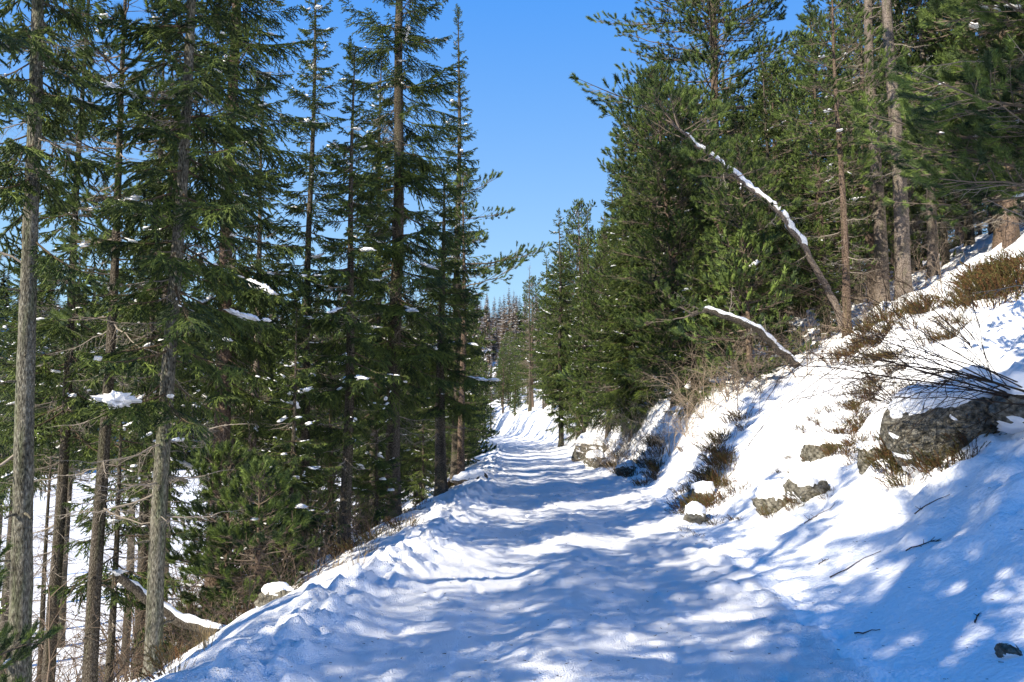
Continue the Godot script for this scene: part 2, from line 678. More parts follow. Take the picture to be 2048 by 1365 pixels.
# ---------------------------------------------------------------- trees
func trunk_shape(spine: Callable, H: float, r0: float, sides: int, rings: int, sd: int, amp: float, from := -0.6) -> Shape:
	var n := FastNoiseLite.new()
	n.seed = sd
	n.frequency = 1.0
	n.fractal_octaves = 3
	var s := Shape.new()
	for i in rings + 1:
		var q := float(i) / rings
		var h := lerpf(from, H, q)
		var t := clampf(h / H, 0.0, 1.0)
		var c: Vector3 = spine.call(h)
		var r := r0 * pow(1.0 - t * 0.985, 0.85) + 0.003
		r += r0 * 0.55 * exp(-maxf(h + 0.1, 0.0) / 0.22)
		for j in sides:
			var a := TAU * j / sides
			var d := Vector3(cos(a), 0, sin(a))
			var f := n.get_noise_3d(d.x * 2.3, h * 1.1, d.z * 2.3)
			var g := n.get_noise_3d(d.x * 5.0 + 30.0, h * 4.0, d.z * 5.0)
			s.V.append(c + d * r * (1.0 + amp * (f + 0.6 * g)))
			var shade := 1.0 + 0.9 * n.get_noise_3d(d.x * 1.5 + 9.0, h * 0.9, d.z * 1.5) + 0.5 * n.get_noise_3d(d.x * 4.0, h * 5.0, d.z * 4.0)
			var moss := clampf(n.get_noise_3d(d.x * 2.0, h * 1.6 + 50.0, d.z * 2.0) * 2.0, 0.0, 0.6)
			s.C.append(Color(shade, shade, shade).lerp(Color(0.75 * shade, 0.95 * shade, 0.6 * shade), moss))
	for i in rings:
		for j in sides:
			var a := i * sides + j
			var b := i * sides + (j + 1) % sides
			s.I.append_array([a, b, a + sides, b, b + sides, a + sides])
	s.smooth()
	if s.N[sides * 3].dot(s.V[sides * 3] - spine.call(lerpf(from, H, 3.0 / rings))) < 0.0:
		for i in range(0, s.I.size(), 3):
			var t := s.I[i + 1]
			s.I[i + 1] = s.I[i + 2]
			s.I[i + 2] = t
		s.smooth()
	if sides > 10:  # snags left by fallen branches
		for i in 16:
			var h := rnd(0.3, H * 0.5)
			var a := rnd(0, TAU)
			var d := Vector3(cos(a), rnd(-0.2, 0.5), sin(a)).normalized()
			var c: Vector3 = spine.call(h)
			var r := r0 * pow(1.0 - h / H, 0.85)
			var l := rnd(0.03, 0.16)
			var k := rnd(0.006, 0.014)
			s.tube(PackedVector3Array([c + d * r * 0.6, c + d * (r + l * 0.5), c + d * (r + l) + Vector3(0, -0.02, 0)]), PackedFloat32Array([k * 1.4, k, k * 0.6]), 5, Color(0.9, 0.88, 0.82))
	return s


func bough_transform(root: Vector3, azimuth: float, tilt: float, roll: float, scale: float) -> Transform3D:
	var b := Basis(Vector3.UP, azimuth) * Basis(Vector3.BACK, tilt) * Basis(Vector3.RIGHT, roll)
	return Transform3D(b.scaled_local(Vector3.ONE * scale), root)


# p: H height, r trunk radius, kind spruce/pine/larch, lo first live bough, wide crown radius, dead height of the first dead twig,
# gap between whorls, lean (x, z per metre), thin share of sparse boughs, snow share of boughs that hold a lump, far
func crown_plan(p: Dictionary, spine: Callable) -> Array:
	var out := []
	var H: float = p.H
	var kind: String = p.kind
	var lo: float = p.lo
	var R: float = p.wide
	var gap: float = p.get("gap", 0.3)
	var az := rnd(0, TAU)
	var h: float = p.get("dead", lo)
	while h < H - 0.12:
		var live := h > lo + rnd(-0.4, 0.4)
		var q := clampf((h - lo) / (H - lo), 0.0, 1.0)
		var R1: float
		if kind == "pine":
			R1 = R * (0.35 + 0.65 * sin(PI * clampf(0.25 + 0.75 * q, 0.0, 1.0))) * rnd(0.6, 1.1)
		else:
			R1 = R * (pow(1.0 - q, p.get("shape", 0.75)) * 0.95 + 0.05) * (0.7 + 0.3 * minf(1.0, q * 5.0))
		var count := int(p.get("per", 5)) if live else int(p.get("per_dead", 4))
		for i in count:
			az += TAU / count + rnd(-0.45, 0.45)
			var hh := h + rnd(-0.5, 0.5) * gap
			if hh > H - 0.05: continue
			var L := maxf(R1 * rnd(0.6, 1.15), 0.18)
			if not live: L = R * rnd(0.25, 0.85)
			if p.has("side"):  # crowns that grew one-sided, away from the wood
				L *= 1.0 + p.side_by * cos(az - p.side)
			var k := 0
			while k < 3 and SIZES[k] * 1.25 < L: k += 1
			var fam: String = "dead" if not live else kind
			if live and kind == "spruce" and rng.randf() < p.get("thin", 0.3): fam = "thin"
			if live and kind == "larch": fam = "larch"
			if p.get("far", false) and fam != "dead" and kind != "larch": fam = "far" + kind
			var tilt := lerpf(-0.28, 0.55, q) if kind != "pine" else lerpf(-0.1, 0.75, q * q)
			tilt += rnd(-0.18, 0.18)
			if not live: tilt = rnd(-0.35, 0.2)
			var base: Vector3 = spine.call(hh)
			var t := bough_transform(base, az, tilt, rnd(-0.25, 0.25), L / SIZES[k])
			out.append([fam + "%d%d" % [k, rng.randi() % 3], t, L, live])
			if live and rng.randf() < p.get("bare", 0.28) * (1.0 - q):
				out.append(["dead%d%d" % [mini(k, 2), rng.randi() % 3], bough_transform(spine.call(hh + 0.1), az + rnd(0.3, 1.2), rnd(-0.4, 0.15), 0.0, L * 0.8 / SIZES[mini(k, 2)]), L * 0.8, false])
		h += gap * rnd(0.75, 1.25) * (lerpf(1.0, 0.55, q) if kind != "pine" else 1.0)
	# leader
	if not p.get("broken", false):
		for i in 2:
			var fam: String = ("far" if p.get("far", false) and kind != "larch" else "") + kind
			out.append([fam + "0%d" % i, bough_transform(spine.call(H - 0.25 - 0.1 * i), rnd(0, TAU), 1.35, 0, 0.9), 0.4, false])
	return out


func spine_of(p: Dictionary) -> Callable:
	var lean: Vector2 = p.get("lean", Vector2.ZERO)
	var wob: float = p.get("wob", 0.03)
	var ph := rnd(0, TAU)
	var bow: Vector2 = p.get("bow", Vector2.ZERO)
	var H: float = p.H
	return func(h: float) -> Vector3:
		var t := h / H
		return Vector3(lean.x * h + bow.x * t * t * H + wob * (sin(h * 0.8 + ph) - sin(ph)), h, lean.y * h + bow.y * t * t * H + wob * (cos(h * 0.6 + ph) - cos(ph)))


func drape(line: PackedVector3Array, t: Transform3D, from: int, to: int, size: float, out: Array) -> void:
	# lumps that follow the bough, largest in the middle
	for f in range(from, to + 1):
		var run := t.basis * (line[mini(f + 1, 7)] - line[maxi(f - 1, 0)])
		var slope := asin(clampf(run.normalized().y, -0.95, 0.95))
		var mid := 1.0 - 0.4 * absf(2.0 * (f - from) / maxf(1.0, to - from) - 1.0)
		var k := size * mid * rnd(0.6, 1.15)
		var p := t * line[f] + Vector3(rnd(-0.04, 0.04), 0.012, rnd(-0.06, 0.06)) * (0.5 + size)
		out.append([rng.randi() % 5 if size > 0.34 else 5 + rng.randi() % 3, Transform3D((Basis(Vector3.UP, atan2(-run.z, run.x) + rnd(-0.6, 0.6)) * Basis(Vector3.BACK, slope)).scaled_local(Vector3(k, k * rnd(0.45, 0.85), k * rnd(0.6, 1.0))), p)])


func snow_on(plan: Array, share: float, most: float) -> Array:
	var out := []
	for b in plan:
		if not b[3] or b[2] < 0.3: continue
		var line: PackedVector3Array = boughs[b[0]][2][1]
		if rng.randf() < share:
			var f := rng.randi_range(2, 5)
			drape(line, b[1], f, mini(6, f + 1 + rng.randi() % 3), rnd(0.25, 0.9) * most * clampf(b[2], 0.5, 1.2), out)
		for i in 1:  # crumbs left between the twigs
			if rng.randf() > share * 0.6: continue
			var f := rng.randi_range(1, 6)
			var p: Vector3 = b[1] * (line[f] + Vector3(0, 0.0, rnd(-0.22, 0.22) * b[2]))
			var k := rnd(0.08, 0.34)
			out.append([5 + rng.randi() % 3, Transform3D((Basis(Vector3.UP, rnd(0, TAU)) * Basis(Vector3.BACK, rnd(-0.6, 0.6))).scaled_local(Vector3(k * rnd(0.6, 1.5), k * rnd(0.4, 1.0), k)), p)])
	return out


func tree(called: String, label: String, category: String, x: float, D: float, p: Dictionary, group := "") -> Node3D:
	rng.seed = p.seed
	var o := thing(called, label, category, Vector3(x, gy(x, D) - 0.05, -D), 0.0, group)
	taken.append(Vector2(x, D))
	var spine := spine_of(p)
	part("trunk", mesh_of(trunk_shape(spine, p.H, p.r, 14, int(p.H * 7.0), p.seed, p.get("amp", 0.07)), M[p.get("bark", "bark_spruce")]), o)
	p.gap = p.get("gap", 0.3) * (1.22 if p.kind == "spruce" else 1.0)
	var plan := crown_plan(p, spine)
	for b in plan:
		var m := part("branch", boughs[b[0]][2][0], o)
		m.transform = b[1]
	for n in p.get("extra", []):  # limbs that the photograph singles out: [family, height, azimuth in degrees, tilt, length]
		var k := 0
		while k < 3 and SIZES[k] * 1.25 < n[4]: k += 1
		var m := part("branch", boughs["%s%d%d" % [n[0], k, rng.randi() % 3]][2][0], o)
		m.transform = bough_transform(spine.call(n[1]), deg_to_rad(n[2]), n[3], 0.0, n[4] / SIZES[k])
	for n in p.get("pads", []):  # a bough and the snow pad it carries: [height, azimuth, tilt, length, size, label]
		var k := 0
		while k < 3 and SIZES[k] * 1.25 < n[3]: k += 1
		var key := "spruce%d1" % k
		var t := bough_transform(spine.call(n[0]), deg_to_rad(n[1]), n[2], 0.0, n[3] / SIZES[k])
		var m := part("branch", boughs[key][2][0], o)
		m.transform = t
		var line: PackedVector3Array = boughs[key][2][1]
		var chain := []
		drape(line, t, 4, 6, n[4] * 0.62, chain)
		var sh := Shape.new()
		for l in chain:
			sh.add(snow_lumps[l[0]], Transform3D(l[1].basis, l[1].origin - t * line[5]))
		top("snow_pad", mesh_of(sh, M.snow_lump), n[5], "snow", o.position + t * line[5] + Vector3(0, 0.02, 0))
	var lumps := snow_on(plan, p.get("snow", 0.1) * (2.6 if p.kind == "spruce" else 1.4), p.get("lump", 0.5) * 0.85)
	if lumps.size():
		var s := Shape.new()
		for l in lumps:
			s.add(snow_lumps[l[0]], l[1])
		part("snow", mesh_of(s, M.snow_lump), o, "stuff")
	return o


func proto(key: String, called: String, category: String, p: Dictionary) -> void:
	rng.seed = p.seed
	var o := Node3D.new()
	o.name = called
	var spine := spine_of(p)
	part("trunk", mesh_of(trunk_shape(spine, p.H, p.r, 8, int(p.H * 2.5), p.seed, 0.06), M[p.get("bark", "bark_spruce")]), o)
	var plan := crown_plan(p, spine)
	var wood := Shape.new()
	var green := Shape.new()
	var twigs := Shape.new()
	for b in plan:
		if b[0].begins_with("dead") or b[0].begins_with("larch"):
			twigs.add(boughs[b[0]][0], b[1])
		else:
			wood.add(boughs[b[0]][0], b[1])
			green.add(boughs[b[0]][1], b[1])
	var m := ArrayMesh.new()
	wood.into(m, M.wood)
	green.into(m, M.needles)
	if wood.V.size():
		part("crown", m, o)
	if twigs.V.size():
		part("bare_branches", mesh_of(twigs, M.wood), o, "stuff")
	var s := Shape.new()
	for l in snow_on(plan, p.get("snow", 0.12), p.get("lump", 0.45)):
		s.add(snow_lumps[l[0]], l[1])
	if s.V.size():
		part("snow", mesh_of(s, M.snow_lump), o, "stuff")
	tag(o, "", category)
	protos[key] = [o, p.H]


func fill(key: String, x: float, D: float, H: float, label: String, group: String, turn := -1.0, sink := 0.1) -> Node3D:
	var src: Array = protos[key]
	var o: Node3D = src[0].duplicate()
	o.name = numbered(src[0].name)
	add_child(o)
	o.set_meta("label", label)
	o.set_meta("group", group)
	var k: float = H / src[1]
	var wide := k * rnd(0.88, 1.12)
	o.transform = Transform3D(Basis(Vector3.UP, rnd(0, TAU) if turn < 0.0 else turn).scaled(Vector3(wide, k, wide)), Vector3(x, gy(x, D) - sink, -D))
	return o


# ---------------------------------------------------------------- small growth, stones, wood on the ground
func heath_shape(sd: int, size: float, rust: float) -> Shape:
	rng.seed = sd
	var s := Shape.new()
	for i in int(70 * size / 0.4):
		var a := rnd(0, TAU)
		var r := size * sqrt(rng.randf()) * 0.55
		var p := Vector3(cos(a) * r, -0.04, sin(a) * r)
		var out := Vector3(cos(a), 0, sin(a)) * rnd(0.2, 1.5)
		var l := size * rnd(0.35, 0.85)
		var m := p + (out + Vector3(0, 1.3, 0)).normalized() * l * 0.6
		var e := m + (out * 1.2 + Vector3(0, 0.8, 0) + any_dir() * 0.5).normalized() * l * 0.4
		var brown := lin(0.11, 0.065, 0.035) * rnd(0.7, 1.3)
		s.tube(PackedVector3Array([p, m, e]), PackedFloat32Array([0.0035, 0.0028, 0.0012]), 3, brown)
		var c := lin(0.135, 0.068, 0.032).lerp(lin(0.08, 0.046, 0.022), rng.randf()) if rng.randf() < rust else lin(0.05, 0.058, 0.02).lerp(lin(0.1, 0.085, 0.03), rng.randf())
		needles(s, p.lerp(m, 0.35), m, 120, 0.016, 0.008, c, 0.6, 0.2)
		needles(s, m, e, 260, 0.017, 0.008, c * rnd(0.9, 1.4), 0.6, 0.2)
	return s


func grass_shape(sd: int, size: float) -> Shape:
	rng.seed = sd
	var s := Shape.new()
	for i in 40:
		var a := rnd(0, TAU)
		var p := Vector3(cos(a), 0, sin(a)) * rnd(0, 0.12)
		var l := size * rnd(0.4, 1.0)
		var d := (Vector3(cos(a), 0, sin(a)) * rnd(0.1, 0.7) + Vector3(0, 1, 0)).normalized()
		var m := p + d * l * 0.6
		var e := m + (d + Vector3(cos(a) * 0.6, -0.3, sin(a) * 0.6)).normalized() * l * 0.4
		var w := Vector3(-sin(a), 0, cos(a)) * 0.0025
		var c := lin(0.3, 0.22, 0.11) * rnd(0.6, 1.2)
		s.leaf(p - w, p + w, m, c)
		s.leaf(m - w * 0.7, m + w * 0.7, e, c)
		s.leaf(p + w, m + w * 0.7, m - w * 0.7, c)
	return s


func grow(s: Shape, p: Vector3, dir: Vector3, len: float, r: float, depth: int, col: Color, droop: float) -> void:
	var pts := PackedVector3Array([p])
	var rad := PackedFloat32Array([r])
	var n := 5
	var q := p
	var d := dir
	for i in n:
		d = (d + any_dir() * 0.16 + Vector3(0, -droop, 0)).normalized()
		q += d * len / n
		pts.append(q)
		rad.append(lerpf(r, r * 0.3, (i + 1.0) / n))
		if depth > 0 and i > 0:
			for k in 1 + int(rng.randf() > 0.5):
				var side := d.cross(any_dir()).normalized()
				grow(s, q, (d * 0.8 + side * rnd(0.4, 0.9)).normalized(), len * rnd(0.3, 0.55), r * 0.5, depth - 1, col, droop)
	s.tube(pts, rad, 4 if r > 0.006 else 3, col)


func bush_shape(sd: int, stems: int, len: float, spread: float, col: Color, droop := 0.03, depth := 2, toward := Vector3.ZERO) -> Shape:
	rng.seed = sd
	var s := Shape.new()
	for i in stems:
		var a := rnd(0, TAU)
		var d := (Vector3(cos(a), 0, sin(a)) * rnd(0.2, 1.0) * spread + Vector3.UP + toward).normalized()
		grow(s, Vector3(cos(a), 0, sin(a)) * 0.08 + Vector3(0, -0.1, 0), d, len * rnd(0.6, 1.1), 0.009 * rnd(0.7, 1.2), depth, col * rnd(0.75, 1.2), droop)
	return s


# a boulder cut by random planes, with a cap of snow on what faces up
func boulder(sd: int, size: Vector3, cap: float) -> Array:
	rng.seed = sd
	var n := FastNoiseLite.new()
	n.seed = sd
	n.frequency = 1.0
	n.fractal_octaves = 4
	var cuts := []
	for i in 9:
		cuts.append([any_dir(), rnd(0.55, 0.85)])
	var s := Shape.new()
	var ru := 44
	var rv := 30
	for i in rv + 1:
		var a := PI * i / rv
		for j in ru:
			var b := TAU * j / ru
			var p := Vector3(sin(a) * cos(b), cos(a), sin(a) * sin(b))
			var k := 1.0
			for c in cuts:
				var f: float = p.dot(c[0])
				if f > 0.05: k = minf(k, c[1] / f)
			p *= k * (1.0 + 0.1 * n.get_noise_3dv(p * 1.6) + 0.1 * n.get_noise_3dv(p * 5.0) + 0.05 * n.get_noise_3dv(p * 13.0))
			s.V.append(p * size); s.C.append(Color.WHITE)
	for i in rv:
		for j in ru:
			var a := i * ru + j
			var b := i * ru + (j + 1) % ru
			s.I.append_array([a, b, a + ru, b, b + ru, a + ru])
	s.smooth()
	if s.N[ru * 8].y < 0.0:
		for i in range(0, s.I.size(), 3):
			var t := s.I[i + 1]
			s.I[i + 1] = s.I[i + 2]
			s.I[i + 2] = t
		s.smooth()
	var top_snow := Shape.new()
	for i in s.V.size():
		var dir := (s.V[i] / size).normalized()
		var up := 0.85 * dir.y + 0.15 * s.N[i].y + 0.35 * n.get_noise_3dv(dir * 1.3) + 0.12 * n.get_noise_3dv(dir * 4.0) - cap
		var thick := clampf(up * 0.6, -0.16, 0.13) * minf(1.0, size.length() * 0.9)
		top_snow.V.append(s.V[i] + (dir * 0.4 + Vector3.UP * 0.6) * thick)
		top_snow.C.append(Color.WHITE)
	top_snow.I = s.I
	top_snow.smooth()
	return [s, top_snow]


func rock(label: String, sd: int, at: Vector3, size: Vector3, turn: float, cap := 0.45) -> void:
	var b := boulder(sd, size, cap)
	var o := thing("rock", label, "rock", at, turn)
	part("stone", mesh_of(b[0], M.rock), o)
	part("snow_cap", mesh_of(b[1], M.snow_lump), o)


# a curved stem through points, with a ridge of snow along its upper side between two shares of its length
func bent_stem(called: String, label: String, category: String, pts: Array, r0: float, r1: float, snow_from: float, snow_to: float, bark_name: String, sd: int, snow_size := 0.9) -> Node3D:
	rng.seed = sd
	var o := thing(called, label, category, pts[0])
	var c := Curve3D.new()
	for i in pts.size():
		var a: Vector3 = pts[maxi(i - 1, 0)]
		var b: Vector3 = pts[mini(i + 1, pts.size() - 1)]
		c.add_point(pts[i] - pts[0], -(b - a) / 6.0, (b - a) / 6.0)
	var n := FastNoiseLite.new()
	n.seed = sd
	n.frequency = 1.0
	var L := c.get_baked_length()
	var line := PackedVector3Array()
	var rad := PackedFloat32Array()
	var count := int(L * 12.0)
	for i in count + 1:
		var t := float(i) / count
		line.append(c.sample_baked(t * L) + any_dir() * 0.006 + Vector3(n.get_noise_1d(t * L * 0.9), n.get_noise_1d(t * L * 0.9 + 50.0), 0) * 0.09)
		rad.append(lerpf(r0, r1, t) * (1.0 + 0.12 * n.get_noise_1d(t * L * 3.0)))
	var s := Shape.new()
	s.tube(line, rad, 12, Color.WHITE)
	part("trunk", mesh_of(s, M[bark_name]), o)
	if snow_to > snow_from:
		var w := Shape.new()
		var from := int(snow_from * count)
		var to := int(snow_to * count)
		var run := PackedVector3Array()
		var rr := PackedFloat32Array()
		for i in range(from, to + 1):
			var k := n.get_noise_1d(i * 0.21 * 12.0 / 12.0 * 3.0 + 90.0)
			var gap := clampf((k + 0.62) * 3.0, 0.0, 1.0) * minf(1.0, minf(i - from, to - i) * 0.35)
			var q := rad[i] * snow_size * gap * (0.9 + 0.5 * n.get_noise_1d(i * 1.7))
			run.append(line[i] + Vector3.UP * (rad[i] * 0.72 + q * 0.25))
			rr.append(maxf(q, 0.001))
		w.tube(run, rr, 10, Color.WHITE)
		part("snow", mesh_of(w, M.snow_lump), o)
	return o


func stick(label: String, x: float, D: float, len: float, turn: float, twigs: int, sd: int) -> void:
	rng.seed = sd
	var s := Shape.new()
	var dir := Vector3(cos(turn), 0, -sin(turn))
	var pts := PackedVector3Array()
	var rad := PackedFloat32Array()
	var base := Vector3(x, ground(x, -D), -D)
	for i in 7:
		var p := base + dir * len * (i / 6.0 - 0.5)
		p.y = ground(p.x, p.z) + 0.012 + 0.004 * sin(i * 2.1)
		pts.append(p - base)
		rad.append(lerpf(0.006, 0.0025, i / 6.0))
	var c := lin(0.05, 0.035, 0.025)
	s.tube(pts, rad, 5, c)
	for i in twigs:
		var a: Vector3 = pts[1 + rng.randi() % 5]
		s.twig(a, a + (dir * 0.5 + Vector3(rnd(-1, 1), 0.35, rnd(-1, 1))).normalized() * len * rnd(0.1, 0.25), 0.004, 0.002, c)
		needles(s, a, a + (dir + any_dir() * 0.4).normalized() * 0.08, 200, 0.015, 0.004, c)
	top("fallen_stick", mesh_of(s, M.wood), label, "stick", base)


func far_wood() -> void:
	# ragged conifers too far off to part: one crown each, made of drooping saw-edged sprays
	for kind in ["dark_far_wood", "larch_far_wood"]:
		rng.seed = 77 if kind == "dark_far_wood" else 78
		var s := Shape.new()
		s.tube(PackedVector3Array([Vector3(0, -0.5, 0), Vector3(0, 10, 0)]), PackedFloat32Array([0.16, 0.01]), 4, lin(0.12, 0.09, 0.07))
		var h := 1.2
		while h < 9.9:
			var R := 1.55 * pow(1.0 - h / 10.0, 0.8) + 0.1
			for i in (12 if kind == "dark_far_wood" else 20):
				var a := rnd(0, TAU)
				var l := R * rnd(0.6, 1.15)
				var o := Vector3(cos(a), rnd(-0.45, 0.05), sin(a))
				var side := Vector3(-sin(a), 0, cos(a))
				var c := lin(0.045, 0.06, 0.028).lerp(lin(0.1, 0.11, 0.04), pow(rng.randf(), 2.0)) if kind == "dark_far_wood" else lin(0.22, 0.17, 0.125).lerp(lin(0.32, 0.27, 0.22), rng.randf())
				if rng.randf() < (0.1 if kind == "dark_far_wood" else 0.16): c = lin(0.8, 0.82, 0.85)
				var thin := 1.0 if kind == "dark_far_wood" else 0.75
				for k in 5:
					var p := Vector3(0, h, 0) + o * l * k * 0.2
					var w := l * 0.42 * thin * (1.0 - k * 0.15)
					s.leaf(p - side * 0.02, p + o * l * 0.3, p + (side + o * 0.6 + Vector3(0, -0.3, 0)) * w, c * rnd(0.8, 1.2))
					s.leaf(p + side * 0.02, p + o * l * 0.3, p + (-side + o * 0.6 + Vector3(0, -0.3, 0)) * w, c * rnd(0.8, 1.2))
			h += 0.3
		var mm := MultiMesh.new()
		mm.transform_format = MultiMesh.TRANSFORM_3D
		mm.mesh = mesh_of(s, M.heath)
		var spots: Array[Transform3D] = []
		var tries := 0
		var want := 2600 if kind == "dark_far_wood" else 500
		while spots.size() < want and tries < 40000:
			tries += 1
			var a := rnd(-1.15, 0.75)
			var r := rnd(122.0, 330.0)
			var x := sin(a) * r
			var z := -cos(a) * r
			var larch := a > -0.12 and a < 0.12
			if larch != (kind == "larch_far_wood") and rng.randf() < 0.88: continue
			var k := rnd(0.9, 1.75)
			spots.append(Transform3D(Basis(Vector3.UP, rnd(0, TAU)).scaled(Vector3(k, k * rnd(0.95, 1.15), k)), Vector3(x, hill_h(x, z) - 0.3, z)))
		mm.instance_count = spots.size()
		for i in spots.size():
			mm.set_instance_transform(i, spots[i])
		var o := MultiMeshInstance3D.new()
		o.multimesh = mm
		o.name = numbered(kind)
		add_child(o)
		tag(o, "dark conifer wood on the hills beyond the frozen lake" if kind == "dark_far_wood" else "pinkish bare larch wood on the hill at the end of the path", "wood", "", "stuff")


# ---------------------------------------------------------------- the scene
func _ready() -> void:
	# camera
	var cam := Camera3D.new()
	cam.name = "camera"
	cam.fov = 46.4
	cam.near = 0.1
	cam.far = 4000.0
	cam.position = Vector3(0, 1.6, 0)
	cam.rotation_degrees = Vector3(5.65, 0, 0)
	add_child(cam)
	# sky and exposure
	var env := Environment.new()
	env.background_mode = Environment.BG_SKY
	var pm := ProceduralSkyMaterial.new()
	pm.sky_top_color = Color(0.02, 0.41, 0.74)
	pm.sky_horizon_color = Color(0.66, 0.785, 0.81)
	pm.sky_curve = 0.2
	pm.ground_horizon_color = Color(0.6, 0.68, 0.8)
	pm.ground_bottom_color = Color(0.5, 0.56, 0.66)
	pm.sun_angle_max = 1.0
	var sky := Sky.new()
	sky.sky_material = pm
	env.sky = sky
	env.tonemap_mode = Environment.TONE_MAPPER_LINEAR
	env.tonemap_exposure = 1.85
	env.sdfgi_enabled = true
	env.ssao_enabled = true
	env.ssil_enabled = true
	var we := WorldEnvironment.new()
	we.name = "world_environment"
	we.environment = env
	add_child(we)
	# sun: behind on the left, low
	var sun := DirectionalLight3D.new()
	sun.name = "sun"
	sun.light_energy = 1.6
	sun.light_color = Color(1.0, 0.955, 0.87)
	sun.light_angular_distance = 0.5
	sun.shadow_enabled = true
	var el := deg_to_rad(33.0)
	var go := Vector3(0.76, 0, -0.65).normalized() * cos(el) + Vector3(0, -sin(el), 0)
	sun.basis = Basis.looking_at(go, Vector3.UP)
	add_child(sun)

	for q in [[n_big, 1, 0.55, 3], [n_mid, 2, 2.6, 3], [n_fine, 3, 7.0, 2], [n_edge, 4, 0.25, 2]]:
		q[0].seed = q[1]
		q[0].frequency = q[2]
		q[0].fractal_octaves = q[3]
		q[0].noise_type = FastNoiseLite.TYPE_SIMPLEX_SMOOTH
	make_materials()
	make_ground()
	make_far_land()
	far_wood()
	make_boughs()
	rng.seed = 5
	for i in 5:
		snow_lumps.append(lump(900 + i, Vector3(0.3, 0.13, 0.18)))
	for i in 3:
		snow_lumps.append(lump(910 + i, Vector3(0.3, 0.14, 0.2), 8, 5))

	near_trees()
	wood_fill()
	undergrowth()


